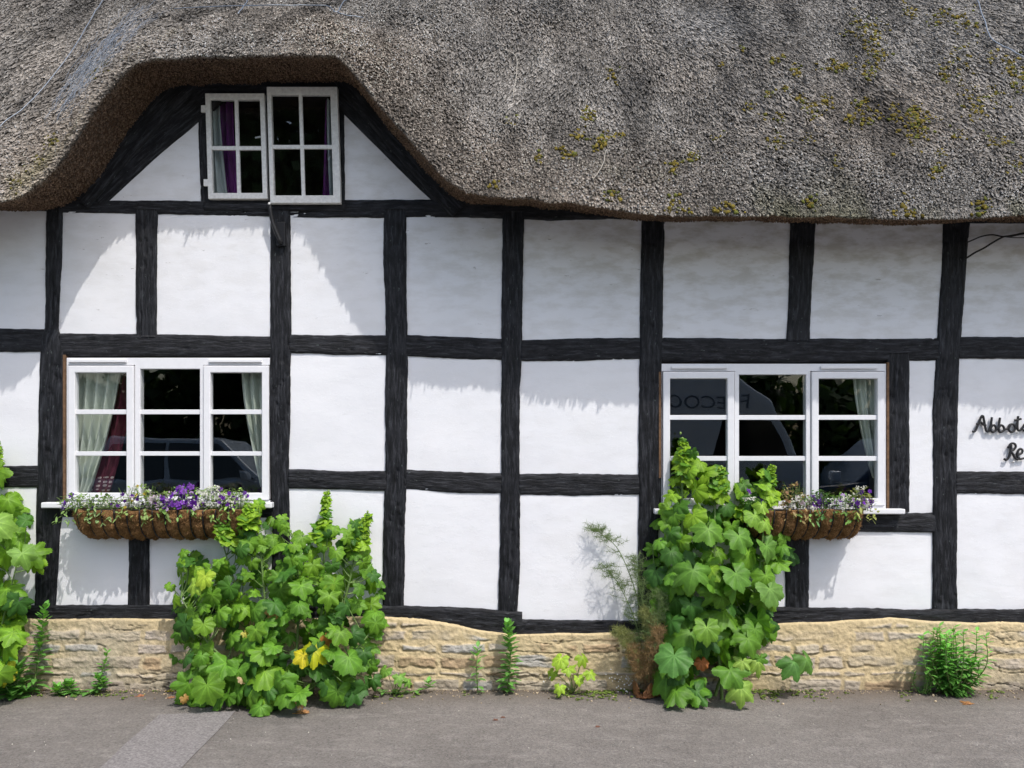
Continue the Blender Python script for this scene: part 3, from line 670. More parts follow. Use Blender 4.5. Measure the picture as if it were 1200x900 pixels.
# moss
mb = MB(); ico = None
bm_ = [(0, 0, 1)] + [(.894*math.cos(k*1.2566), .894*math.sin(k*1.2566), .447) for k in range(5)] + [(.894*math.cos(k*1.2566+.628), .894*math.sin(k*1.2566+.628), -.447) for k in range(5)] + [(0, 0, -1)]
bf_ = [(0, 1+k, 1+(k+1) % 5) for k in range(5)]+[(1+k, 6+k, 1+(k+1) % 5) for k in range(5)]+[(1+(k+1) % 5, 6+k, 6+(k+1) % 5) for k in range(5)]+[(11, 6+(k+1) % 5, 6+k) for k in range(5)]
bm_ = np.array(bm_)
mclus = [(1010, 33, 15, 26), (1022, 52, 14, 22), (1030, 66, 8, 10), (1018, 85, 10, 14), (975, 78, 9, 10), (986, 80, 6, 6), (1068, 15, 9, 10), (1100, 23, 10, 9), (1125, 20, 14, 10), (1135, 32, 14, 8), (1124, 63, 9, 9), (1120, 82, 16, 14), (1105, 91, 5, 4),
         (932, 83, 7, 10), (908, 72, 5, 5), (918, 70, 3, 3), (845, 79, 3, 3), (938, 118, 6, 8), (953, 128, 12, 20), (968, 121, 6, 5), (1010, 122, 6, 5), (995, 141, 6, 8), (1015, 138, 12, 16), (1047, 128, 5, 6), (1047, 137, 6, 8), (1075, 150, 17, 44), (1072, 134, 8, 12),
         (901, 111, 5, 6), (919, 105, 4, 4), (914, 139, 6, 5), (912, 165, 9, 12), (947, 164, 6, 6), (878, 125, 5, 5), (893, 140, 5, 4), (812, 185, 6, 9), (975, 191, 7, 6), (1096, 202, 7, 8), (1142, 115, 14, 16), (1160, 118, 14, 10), (1168, 168, 10, 10), (1190, 195, 10, 10), (1185, 78, 12, 16), (1198, 90, 8, 12), (1160, 70, 6, 6), (1190, 106, 8, 8), (1103, 180, 5, 5),
         (693, 137, 9, 14), (677, 160, 6, 8), (706, 164, 8, 12), (725, 161, 4, 5), (661, 180, 8, 9), (630, 186, 5, 5), (700, 172, 8, 8), (715, 90, 8, 6), (790, 197, 8, 9), (795, 246, 12, 9), (850, 246, 12, 8), (578, 217, 5, 4), (718, 232, 8, 6), (600, 145, 6, 4), (1125, 160, 8, 5), (840, 165, 8, 4), (1140, 135, 8, 5), (868, 60, 3, 2),
         (110, 90, 7, 8), (60, 168, 8, 12), (45, 190, 9, 8), (20, 215, 12, 8), (125, 80, 7, 5), (1060, 245, 14, 9), (1150, 247, 12, 8), (950, 240, 10, 5)]
rg = np.random.default_rng(5)
for (cx, cy, rad, k) in mclus:
    left = cx < 200
    for _ in range(int(k*2.6)):
        r = on_thatch(cx+rg.normal(0, rad*.7), cy+rg.normal(0, rad*.6), .012)
        if r is None: continue
        p_, n_, u_ = r; s = rg.uniform(.004, .0135)*(.8 if left else 1); a = np.cross(n_, u_)
        bv = bm_*(1+rg.normal(0, .38, (12, 1))); V = p_+s*(bv[:, :1]*u_*1.2+bv[:, 1:2]*a*1.2+bv[:, 2:]*n_*.75)
        c = np.array([.21, .165, .035])*rg.uniform(.5, 1.15) if rg.random() < .75 else np.array([.12, .13, .03])*rg.uniform(.7, 1.3)
        if left: c = np.array([.16, .14, .04])
        mb.add(V, bf_, c)
tag(mb.build('moss', M['moss'], roof), 'yellow green moss cushions on the thatch', kind='stuff')
# wires on the thatch
def roofline(pts, r, name, n=26, mat='wire', lift=.03, wob=.0015):
    q = []
    for a in spline([(x, y, 0) for x, y in pts], n):
        t = on_thatch(a[0], a[1], lift)
        if t is not None: q.append(t[0]+rg.normal(0, wob, 3))
    if len(q) > 3:
        m_ = MB(); m_.tube(q, r, 5); return m_.build(name, M[mat], roof, col=False)
roofline([(-10, 172), (8, 148), (30, 132), (60, 100), (90, 60), (110, 25), (124, 2)], .0035, 'wire')
roofline([(205, 15), (250, 13), (300, 12), (350, 12), (383, 12), (394, 20), (402, 8), (410, 2)], .0035, 'wire')
roofline([(280, 22), (290, 8), (293, 0)], .0035, 'wire', 10)
roofline([(395, 20), (405, 23), (425, 26)], .004, 'wire', 10)
roofline([(1143, 2), (1152, 30), (1160, 50), (1180, 62), (1205, 76)], .005, 'wire', 20)
roofline([(589, 62), (604, 72), (604, 95), (600, 118)], .0035, 'loose_reed', 14, 'straw', .03)
roofline([(710, 180), (704, 200), (694, 216)], .003, 'loose_reed', 10, 'straw', .03)
mb = MB()                                          # folded wire netting in the valley: many fine strands
for k in range(75):
    o = rg.normal(0, 1); w0 = 4+rg.uniform(0, 4); off = o*6.0
    pts = [(62+off*.6, 150+off*.3), (95+off*.9, 103+off*.5), (130+off, 62+off*.6), (165+off*1.5, 28+off*.9), (205+off*3.2, -4+off*.6)]
    s0 = rg.uniform(0, .55); s1 = s0+rg.uniform(.25, .45); sp = spline([(x, y, 0) for x, y in pts], 40)[int(s0*40):max(int(s0*40)+5, int(min(1, s1)*40))]
    qq = [on_thatch(a[0], a[1], .03+rg.uniform(0, .02)) for a in sp]; qq = [t[0]+rg.normal(0, .004, 3) for t in qq if t is not None]
    if len(qq) > 3: mb.tube(qq, .0011, 3)
tag(mb.build('wire_netting', M['wire'], roof, col=False), 'bluish folded wire netting lying in the valley left of the dormer')

# ------------------------------------------------------------------ curtains
def curtain(name, label, px0t, px1t, px0b, px1b, y0, y1, depth, mat, folds, seed, bulge=0, pinch=None):
    n, m = 70, 40; u = np.linspace(0, 1, n)[:, None]; v = np.linspace(0, 1, m)[None]
    e = v**1.6
    xl = px0t+(px0b-px0t)*e + 0*u; xr = px1t+(px1b-px1t)*e+0*u
    X = xl+(xr-xl)*u; Yp = y0+(y1-y0)*v+0*u
    D = depth + .028*np.sin(u*folds*6.283+seed+.8*np.sin(v*3))*(1-.35*v) + .012*np.sin(u*folds*13+seed*2+v*2) + 0*v
    V = np.stack([WX(X, depth), D, WZ(Yp, depth)], -1); att = np.stack([u*.25+0*v, (1-v)*abs(y1-y0)/180+0*u, 0*u+0*v], -1)
    V = V.reshape(-1, 3); o = mesh(name, V, grid_faces(n, m), M[mat], None, True, None, att.reshape(-1, 3))
    so = o.modifiers.new('solid', 'SOLIDIFY'); so.thickness = .003
    return tag(o, label, 'curtain', 'curtains inside the cottage windows')
curtain('curtain', 'pale sage curtain at the left side of the window above the long flower trough', 84, 142, 84, 102, 428, 584, .085, 'cream', 4.5, 1)
curtain('curtain', 'burgundy curtain with white dots at its foot, behind the pale sage curtain', 84, 158, 92, 124, 428, 584, .15, 'wine', 4, 2)
curtain('curtain', 'narrow pale curtain at the right side of the window above the long flower trough', 283, 316, 306, 318, 428, 570, .085, 'cream', 3, 3)
curtain('curtain', 'pale curtain at the right side of the window that reflects the parked vehicles', 998, 1034, 1022, 1036, 434, 560, .085, 'cream', 3, 4)
curtain('curtain', 'pale grey curtain behind the left sash of the dormer window', 244, 259, 248, 268, 112, 232, .05, 'grey', 2, 5)
curtain('curtain', 'purple curtain behind the left sash of the dormer window', 254, 272, 258, 280, 112, 232, .10, 'purple', 2.5, 6)
curtain('curtain', 'pale grey curtain behind the right sash of the dormer window', 381, 396, 386, 396, 110, 233, .05, 'grey', 2, 7)
curtain('curtain', 'purple curtain behind the right sash of the dormer window', 381, 388, 378, 390, 112, 233, .10, 'purple', 1.5, 8)
#@@PLANTS
# ------------------------------------------------------------------ leaves and plants
class TB:                                          # triangle soup builder with colours
    def __init__(s): s.V = []; s.F = []; s.C = []; s.n = 0
    def add(s, V, Fc, C):
        s.V.append(V); s.F.append(np.asarray(Fc)+s.n); s.C.append(np.broadcast_to(C, V.shape)); s.n += len(V)
    def build(s, name, mat, parent=None, smooth=True):
        return mesh(name, np.concatenate(s.V), np.concatenate(s.F), mat, parent, smooth, np.clip(np.concatenate(s.C), 0, 1))
    def tube(s, pts, r, n, C):
        V, Fc = tube(pts, r, n, False); Fq = np.array(Fc); s.add(V, np.concatenate([Fq[:, [0, 1, 2]], Fq[:, [0, 2, 3]]]), np.asarray(C, float))
def leaf_template(seed, lobes=5, sharp=.34, teeth=.035):
    rg = np.random.default_rng(seed); m = 85; th = np.linspace(-162, 162, m)
    lc = [0, -52, 52, -108, 108] if lobes == 5 else [0, -38, 38, -78, 78, -125, 125]
    lc = [a+rg.normal(0, 4) for a in lc]; amp = [1, .92, .92, .78, .78, .6, .6]
    env = np.full(m, .0)
    for a, k in zip(lc, amp):
        dd = np.abs(th-a); env = np.maximum(env, k*(.82*np.exp(-(dd/18.5)**2)+.18*np.exp(-dd/8)+.13*np.exp(-((dd-14)/4)**2)))
    r = (1-sharp)+sharp*env; r *= 1-.10*(np.abs(th)/162)**2
    r += teeth*(np.where(np.arange(m) % 2 == 0, 1, -1)*rg.uniform(0, 1.2, m)+rg.normal(0, .5, m)); r[0] *= .55; r[-1] *= .55; r[1] *= .85; r[-2] *= .85
    ring = [.0, .2, .42, .62, .82, 1.0]; V = [(0, 0, 0)]; vein = [1.]; w1, w2 = rg.uniform(0, 6, 2)
    for q in ring[1:]:
        for k in range(m):
            t = R(th[k]); rr = r[k]*q if q > .7 else q*(r[k]*.5+.5*r.mean()); x, y = rr*math.sin(t), rr*math.cos(t)
            dist = min(abs((th[k]-a)) for a in lc[:lobes])
            fold = .026*q*math.cos(min(dist, 27)/27*math.pi)     # ribs up, valleys down between lobes
            z = fold-.20*q*q*rr+.075*math.sin(2*t+w1)*q*q+.05*math.sin(5*t+w2)*q**3+.02*math.sin(11*t+w1)*q**4
            V.append((x, y, z)); vein.append(max(0, 1-dist*q/2.6)*(1-.5*q))
    Fc = [(0, 1+k+1, 1+k) for k in range(m-1)]
    for j in range(len(ring)-2):
        a0 = 1+j*m; b0 = a0+m
        for k in range(m-1): Fc += [(a0+k, a0+k+1, b0+k), (a0+k+1, b0+k+1, b0+k)]
    return np.array(V), np.array(Fc), np.array(vein)
TEMPL = [leaf_template(k, 5 if k % 4 else 7, .31+.045*(k % 4)) for k in range(9)]
def put_leaf(tb, pos, nrm, axis, Rr, col, rg, t=None, curl=None):
    V, Fc, vein = TEMPL[rg.integers(len(TEMPL))] if t is None else t
    n = nrm/np.linalg.norm(nrm); a = axis-n*np.dot(axis, n); a /= np.linalg.norm(a)+1e-9; b = np.cross(a, n)
    V = V.copy(); k = rg.uniform(-.45, .65) if curl is None else curl
    V[:, 2] -= k*V[:, 0]**2+rg.uniform(-.15, .55)*V[:, 1]*np.abs(V[:, 1])
    sx_ = rg.uniform(.9, 1.1)
    W = pos+Rr*(V[:, :1]*b*sx_+V[:, 1:2]*a+V[:, 2:]*n)
    rad = np.hypot(V[:, 0], V[:, 1])
    C = np.asarray(col)[None]*(1+.62*vein[:, None]*np.array([1, .8, 1.1]))*(1+.10*np.sin(rad*9+rg.uniform(0, 6)))[:, None]
    W[:, 2] = np.maximum(W[:, 2], .006)
    tb.add(W, Fc, C)
def inside(px, py, poly):
    c = False; j = len(poly)-1
    for i in range(len(poly)):
        xi, yi = poly[i]; xj, yj = poly[j]
        if (yi > py) != (yj > py) and px < (xj-xi)*(py-yi)/(yj-yi)+xi: c = not c
        j = i
    return c
GREEN = np.array([.098, .235, .022]); LIME = np.array([.225, .39, .022]); DEEP = np.array([.042, .125, .020])
def hollyhock(label, loc, poly, frontf, stems, count, sizef, seed, extras=(), limef=None, shoots=(), voids=()):
    rg = np.random.default_rng(seed); th_ = thing('hollyhock', loc, label, 'plant', 'hollyhocks against the cottage wall')
    xs_, ys_ = [p[0] for p in poly], [p[1] for p in poly]; tb, ts = TB(), TB()
    ST = []
    for s in stems:
        q = spline([P(*c) for c in s], 30); q[0][2] = 0; ST.append(q); r = np.linspace(.011, .004, 30); ts.tube(q, r, 6, (.13, .21, .06))
    pts = []; tries = 0
    while len(pts) < count and tries < count*60:
        tries += 1; px, py = rg.uniform(min(xs_), max(xs_)), rg.uniform(min(ys_), max(ys_)); lay = rg.choice([0, 0, 1, 2], p=[.35, .2, .28, .17])
        if not inside(px, py, poly) or (lay < 2 and any((px-a_)**2/(w_*w_)+(py-b_)**2/(h_*h_) < 1 for a_, b_, w_, h_ in voids)): continue
        sz = sizef(px, py)*rg.uniform(.72, 1.2)*(1 if lay == 0 else 1.05)
        m_ = sz*180*.35
        if not (inside(px-m_, py, poly) and inside(px+m_, py, poly)): sz *= .75
        if any(abs(px-a) < .5*180*sz and abs(py-b) < .5*180*sz and l == lay for a, b, l in pts): continue
        pts.append((px, py, lay))
        y = -frontf(px, py)+lay*.12+rg.uniform(-.07, .09); y = min(y, -.03)
        pos = P(px, py, y); pos[2] = max(pos[2], .03)
        side = (px-(sum(xs_)/len(xs_)))/max(1, (max(xs_)-min(xs_))/2)
        n = np.array([side*.55+rg.normal(0, .48), -.80+rg.normal(0, .25), .58+rg.normal(0, .42)])
        ax = np.array([side*.6+rg.normal(0, .45), -.35, -.75+rg.normal(0, .35)])
        lf = limef(px, py) if limef else 0; k = np.clip(lf+rg.normal(0, .18), 0, 1)
        col = (GREEN*(1-k)+LIME*k) if rg.random() > .22 else DEEP*(1-.6*k)+GREEN*.6*k
        col = col*rg.uniform(.85, 1.18)
        a_ = ax/np.linalg.norm(ax); basep = pos-a_*sz*.35
        put_leaf(tb, basep, n, ax, sz, col, rg)
        # petiole to the nearest stem below
        q = min((min(((np.linalg.norm(v-basep-np.array([0, 0, -.10])), tuple(v)) for v in s_[2:]), key=lambda e: e[0]) for s_ in ST), key=lambda e: e[0])
        v = np.array(q[1]); midp = (v+basep)/2+np.array([0, .03, -.02]); midp[2] = max(midp[2], .02)
        ts.tube(spline([v, midp, basep], 7), np.linspace(.0042, .0026, 7), 4, (.17, .27, .08))
    for (px, py, y, sz, col, nx) in extras:
        pos = P(px, py, y); pos[2] = max(pos[2], .02)
        put_leaf(tb, pos, np.array([nx, -.8, .5]), np.array([nx, -.3, -.8]), sz, col, rg)
    for sh in shoots:                               # leafy shoot tips with buds
        q = spline([P(*c) for c in sh], 26); ts.tube(q, np.linspace(.007, .003, 26), 5, (.20, .33, .08))
        for k in range(5, 26, 2):
            f = k/25; s = (.080*(1-f)+.032)*rg.uniform(.8, 1.2)
            for _ in range(2 if f < .85 else 4):
                a = rg.uniform(0, 6.28); d = np.array([math.cos(a), math.sin(a)*.8-.25, .05+rg.normal(0, .35)])
                put_leaf(tb, q[k], np.array([d[0]*.3, d[1]*.3-.2, 1.0]), d, s, LIME*rg.uniform(.75, 1.15) if rg.random() < .75 else GREEN, rg)
            if f > .6:
                for _ in range(2):
                    bp = q[k]+rg.normal(0, .010, 3); tb.add(bp+bm_*.008*np.array([1, 1, 1.3]), np.array(bf_), np.array([.30, .42, .12]))
    tb.build('foliage', M['leaf'], th_); ts.build('stem', M['stem'], th_)
    return th_
BUSH = [(291, 588), (305, 590), (332, 605), (345, 628), (362, 622), (378, 612), (398, 625), (415, 608), (428, 612), (432, 640), (446, 680), (452, 705), (446, 740), (442, 780), (438, 806), (395, 825), (370, 815), (345, 830), (300, 842), (275, 825), (240, 830), (204, 828), (213, 790), (200, 745), (212, 720), (193, 705), (200, 680), (203, 652), (215, 640), (240, 640), (252, 618), (272, 596)]
def bf_front(px, py):
    u = (px-322)/132; v = np.clip((py-600)/235, 0, 1); return (.20+.42*v)*(.45+.55*math.sqrt(max(0, 1-u*u)))
hollyhock('big spreading bush of lobed hollyhock leaves hiding the end of the long flower trough', G(325, 812), BUSH, bf_front,
          [[(300, 815, -.2), (285, 720, -.22), (262, 640, -.2)], [(315, 815, -.22), (310, 700, -.25), (300, 595, -.2)], [(345, 815, -.22), (350, 700, -.22), (345, 630, -.15)], [(365, 815, -.2), (378, 700, -.18), (380, 600, -.10)], [(375, 815, -.2), (405, 700, -.18), (425, 612, -.12)], [(325, 815, -.3), (250, 760, -.35), (212, 700, -.25)], [(350, 815, -.3), (400, 780, -.4), (435, 740, -.3)]],
          320, lambda px, py: (.060+.050*np.clip((py-620)/180, 0, 1))*(1 if (px*7919+py*104729) % 3 > .8 else .72), 21,
          extras=[(240, 675, -.45, .085, (.33, .47, .04), -.1), (228, 685, -.43, .08, (.28, .44, .05), -.3), (368, 762, -.50, .11, (.42, .46, .015), .1), (355, 768, -.5, .08, (.52, .46, .02), 0), (383, 748, -.42, .06, (.30, .13, .03), .9), (322, 716, -.40, .06, (.36, .21, .06), .7), (352, 822, -.60, .05, (.40, .23, .10), .8), (284, 795, -.55, .035, (.45, .33, .18), .9), (287, 742, -.5, .03, (.45, .42, .08), .9), (216, 818, -.5, .035, (.4, .24, .08), .9)],
          voids=[(343, 748, 14, 30), (338, 686, 8, 10), (360, 800, 16, 10), (238, 640, 10, 14), (262, 770, 9, 9), (402, 712, 8, 9)], limef=lambda px, py: np.clip((735-py)/170, 0, 1)*.5+.22*(px < 290)*(py < 740), shoots=[[(372, 640, -.12), (380, 608, -.10), (383, 577, -.09)], [(412, 650, -.14), (422, 625, -.12), (432, 603, -.11)], [(270, 640, -.22), (262, 615, -.2), (268, 590, -.18)], [(290, 620, -.25), (293, 600, -.24), (292, 590, -.23)]])  # lime top is young growth; extra lime at upper left is painted sunlight
TALL = [(792, 520), (812, 522), (818, 545), (850, 550), (856, 582), (880, 566), (895, 552), (908, 560), (903, 588), (920, 605), (925, 645), (932, 655), (915, 665), (906, 690), (918, 720), (922, 742), (902, 765), (886, 785), (880, 800), (800, 826), (775, 815), (770, 790), (790, 760), (772, 720), (756, 700), (760, 660), (753, 650), (770, 640), (762, 615), (780, 600), (785, 560)]
def tl_front(px, py):
    u = (px-842)/92; v = np.clip((py-540)/280, 0, 1); return (.14+.34*v)*(.5+.5*math.sqrt(max(0, 1-u*u)))
hollyhock('tall hollyhock with big lobed leaves rising in front of the right window', G(838, 812), TALL, tl_front,
          [[(812, 815, -.2), (800, 690, -.22), (800, 525, -.12)], [(846, 812, -.28), (838, 690, -.26), (838, 555, -.16)], [(838, 812, -.2), (885, 690, -.22), (900, 552, -.14)], [(825, 815, -.3), (790, 760, -.3), (772, 690, -.2)]],
          170, lambda px, py: .078+.050*np.clip((py-560)/160, 0, 1), 33,
          extras=[(790, 768, -.42, .14, (.09, .23, .045), -.2), (828, 735, -.46, .105, (.14, .28, .03), 0), (812, 668, -.42, .145, (.105, .24, .03), -.1), (830, 620, -.37, .115, (.12, .26, .03), 0), (866, 628, -.36, .115, (.11, .25, .03), .2), (862, 672, -.42, .125, (.10, .23, .03), .3), (902, 690, -.34, .12, (.13, .26, .05), .4), (884, 604, -.30, .085, (.18, .34, .04), .2), (897, 612, -.30, .08, (.2, .36, .04), .3), (893, 592, -.28, .07, (.22, .38, .04), .1), (898, 640, -.30, .105, (.12, .26, .04), .5), (822, 775, -.35, .06, (.35, .12, .03), 0), (930, 776, -.30, .12, (.08, .2, .04), .3), (945, 772, -.28, .10, (.1, .22, .04), .5), (868, 806, -.5, .11, (.22, .36, .06), 0), (888, 775, -.42, .09, (.24, .38, .06), .2), (870, 775, -.45, .07, (.24, .38, .06), -.2)],
          voids=[(828, 790, 20, 24), (864, 752, 9, 22), (795, 735, 10, 18), (852, 660, 7, 16), (884, 655, 7, 14)], limef=lambda px, py: np.clip((640-py)/110, 0, 1)*.9+.12, shoots=[[(800, 560, -.12), (803, 535, -.11), (800, 514, -.10)], [(836, 585, -.17), (842, 565, -.16), (846, 548, -.15)], [(898, 590, -.15), (900, 565, -.14), (905, 545, -.13)], [(846, 608, -.12), (870, 595, -.14), (886, 598, -.14)]])
EDGE = [(-60, 560), (-20, 540), (2, 548), (14, 575), (28, 605), (32, 628), (52, 650), (42, 668), (20, 672), (28, 705), (22, 740), (8, 775), (-5, 800), (-70, 810), (-110, 760), (-110, 640)]
hollyhock('hollyhock at the far left, cut by the edge of the photograph', G(-35, 810), EDGE, lambda px, py: .18+.3*np.clip((py-560)/240, 0, 1),
          [[(-30, 812, -.2), (-25, 690, -.2), (-22, 550, -.12)], [(-45, 812, -.2), (-60, 700, -.25), (-70, 610, -.2)], [(-20, 812, -.2), (0, 740, -.25), (20, 660, -.25)]],
          110, lambda px, py: .09+.04*np.clip((py-600)/160, 0, 1), 44, limef=lambda px, py: .35, extras=[(4, 790, -.35, .08, (.55, .48, .03), .2), (8, 782, -.36, .07, (.5, .52, .03), .4), (-6, 612, -.4, .13, (.2, .36, .06), .2), (26, 648, -.35, .10, (.18, .34, .06), .5)],
          shoots=[[(-12, 570, -.12), (-6, 545, -.11), (-3, 520, -.10)], [(0, 730, -.2), (4, 715, -.2), (5, 700, -.2)]])

# lance leaved weeds
def blade(tb, p, d, L, w, col, droop=.3):
    d = d/np.linalg.norm(d); s = np.cross(d, (0, 0, 1)); s /= np.linalg.norm(s)+1e-9; n = np.cross(s, d); V = []
    prof = [(0, .15), (.2, .7), (.45, 1), (.7, .8), (.88, .4), (1, .02)]
    for t, k in prof:
        c = p+d*L*t-np.array([0, 0, 1])*droop*L*t*t
        V += [c-s*w*k, c-n*w*.35*k, c+s*w*k]
    F_ = []
    for i in range(5):
        a = i*3; F_ += [(a, a+1, a+4), (a, a+4, a+3), (a+1, a+2, a+5), (a+1, a+5, a+4)]
    V = np.array(V); V[:, 2] = np.maximum(V[:, 2], .004)
    cc = np.tile(np.array(col), (18, 1)); cc[1::3] *= 1.35; tb.add(V, np.array(F_), cc)
def lance_plant(name, label, base, top, n, L0, L1, w, seed, col=(.10, .24, .05), group='small weeds along the foot of the wall', stems=1, spread=0, bright=1.5):
    rg = np.random.default_rng(seed); th_ = thing(name, base, label, 'plant', group); tb, ts = TB(), TB()
    for s in range(stems):
        o = np.array([rg.normal(0, spread), rg.normal(0, spread*.5), 0]) if stems > 1 else np.zeros(3)
        b = np.array(base); tp = np.array(top)+o*1.6; tp[2] = b[2]+(tp[2]-b[2])*(1 if stems == 1 else rg.uniform(.45, 1.05)); tp[1] = min(tp[1], -.09)
        q = spline([b+o*.25, (b+tp)/2+o*.7+rg.normal(0, .01, 3), tp], 30); ts.tube(q, np.linspace(.005, .002, 30), 5, (.18, .26, .08))
        for k in range(n):
            f = (k+.5)/n; p = q[min(29, int(f*29)+1)]; a = k*2.4+rg.normal(0, .3); e = (.35+1.2*f**3)*(.45 if stems > 10 else 1)
            L = (L0+(L1-L0)*f)*rg.uniform(.8, 1.2)*(.6 if f < .08 else 1); d = np.array([math.cos(a), math.sin(a), e]); 
            if p[1]+d[1]*L > -.06: d[1] = -abs(d[1])*.5
            blade(tb, p, d, L, w*rg.uniform(.8, 1.2), np.array(col)*rg.uniform(.75, 1.25)*(1+(bright-1)*f), .45*(1-f*.6))
    tb.build('foliage', M['leaf'], th_); ts.build('stem', M['stem'], th_); return th_
def gpt(px, y): return np.array([WX(px, y), y, 0.0])
lance_plant('weed', 'upright leafy weed with a star shaped tip, between the edge hollyhock and the sill beam', gpt(38, -.16), P(52, 712, -.14), 62, .115, .06, .017, 1)
lance_plant('weed', 'small pale green weed sprig on the ground below the left window', gpt(112, -.14), P(126, 764, -.12), 26, .07, .04, .015, 2)
lance_plant('weed', 'low broad weed spreading at the foot of the wall below the left window', gpt(95, -.16), P(92, 790, -.16), 26, .08, .045, .018, 22, stems=3, spread=.05)
lance_plant('weed', 'dense upright weed with whorled leaves at the middle of the plinth', gpt(594, -.15), P(595, 730, -.13), 70, .10, .055, .018, 3)
lance_plant('weed', 'thin upright weed beside the dense one at the middle of the plinth', gpt(560, -.15), P(560, 758, -.13), 20, .085, .055, .014, 4)
lance_plant('weed', 'thick bushy weed with fine leaves at the right end of the plinth', gpt(1118, -.18), P(1118, 738, -.17), 30, .072, .055, .0115, 5, stems=30, spread=.062, col=(.075, .19, .035), bright=2.2)
lance_plant('weed', 'small dark tuft just left of the bushy weed at the right end', gpt(1080, -.15), P(1080, 790, -.14), 18, .045, .035, .005, 6, stems=5, spread=.04)
lance_plant('weed', 'low leafy weed beneath the edge hollyhock at the far left', gpt(22, -.22), P(18, 775, -.25), 18, .12, .09, .036, 7, stems=5, spread=.07)
lance_plant('weed', 'little weed at the right foot of the big bush', gpt(465, -.15), P(470, 785, -.16), 12, .06, .05, .014, 8, stems=3, spread=.05)
# lime rosette
def rosette(label, base, leaves, seed, col):
    rg = np.random.default_rng(seed); th_ = thing('young_hollyhock', base, label, 'plant'); tb, ts = TB(), TB()
    for (px, py, y, s, nx) in leaves:
        p = P(px, py, y); p[2] = max(p[2], .02); put_leaf(tb, p, np.array([nx, -.6, .7]), np.array([nx, -.4, -.3]), s, np.array(col)*rg.uniform(.8, 1.2), rg)
        ts.tube(spline([np.array(base), (np.array(base)+p)/2+np.array([0, -.01, .02]), p], 8), .003, 4, (.22, .30, .10))
    tb.build('foliage', M['leaf'], th_); ts.build('stem', M['stem'], th_)
rosette('small seedling of bright lime rounded leaves against the plinth', gpt(672, -.12), [(657, 772, -.2, .075, -.3), (666, 783, -.22, .06, 0), (683, 770, -.18, .06, .4), (692, 788, -.22, .06, .4), (656, 805, -.28, .05, -.1), (678, 795, -.2, .045, .1), (648, 788, -.16, .05, -.5)], 5, (.27, .42, .04))
rosette('small seedling with rounded leaves just right of the big bush', gpt(462, -.13), [(452, 785, -.2, .055, -.4), (468, 793, -.24, .06, .2), (478, 798, -.2, .04, .4)], 6, (.15, .30, .05))
# fennel
def fennel():
    rg = np.random.default_rng(9); b = gpt(760, -.14); th_ = thing('fennel', b, 'wispy feathery fennel leaning left of the tall hollyhock, brown at its foot', 'plant'); tb, ts = TB(), TB()
    def spray(q, L, k, col, up=.6):
        k = int(k*1.3)
        for i in range(k):
            f = rg.uniform(.15, 1); p = q[int(f*(len(q)-1))]; a = rg.uniform(0, 6.28); d = np.array([math.cos(a), .5*math.sin(a)-.1, up*rg.uniform(-.3, 1)]); d /= np.linalg.norm(d)
            e = p+d*L*rg.uniform(.5, 1)*(1.1-f*.5); e[1] = min(e[1], -.03); br = spline([p, (p+e)/2+rg.normal(0, .006, 3), e], 7); ts.tube(br, .0010, 3, col)
            for _ in range(30):
                g_ = rg.uniform(.15, 1); pp = br[int(g_*6)]; dd = rg.normal(0, 1, 3)*np.array([1, .6, 1]); dd = dd/np.linalg.norm(dd); ee = pp+dd*.048*rg.uniform(.4, 1); ee[1] = min(ee[1], -.03)
                s = np.cross(dd, (0, 1, 0)); s = s/(np.linalg.norm(s)+1e-6)*.0008; tb.add(np.array([pp-s, pp+s, ee]), np.array([(0, 1, 2)]), np.asarray(col))
    gcol, ycol, bcol = (.13, .19, .07), (.21, .23, .08), (.26, .17, .08)
    specs = [([(760, 800, -.14), (752, 720, -.14), (728, 650, -.08), (705, 626, -.07), (694, 620, -.07)], .15, 40, gcol), ([(760, 800, -.16), (745, 730, -.18), (725, 685, -.12), (705, 660, -.08)], .15, 44, gcol), ([(762, 800, -.18), (760, 740, -.22), (750, 690, -.2), (745, 650, -.16)], .15, 60, gcol),
             ([(765, 800, -.2), (770, 740, -.28), (772, 690, -.28)], .12, 60, gcol), ([(755, 800, -.2), (740, 760, -.22), (722, 735, -.18)], .12, 70, ycol), ([(760, 800, -.22), (765, 770, -.3), (772, 735, -.32)], .11, 70, bcol), ([(757, 803, -.2), (748, 780, -.26), (742, 755, -.24)], .10, 60, bcol), ([(760, 800, -.2), (765, 740, -.26), (755, 712, -.26)], .10, 60, ycol)]
    for pts, L, k, col in specs:
        q = spline([P(*c) for c in pts], 26); q[:, 2] = np.maximum(q[:, 2], .003); ts.tube(q, np.linspace(.0045, .0012, 26), 5, np.array(col)*1.1); spray(q, L, k, col)
    tb.build('foliage', M['leaf'], th_, False); ts.build('stem', M['stem'], th_)
fennel()
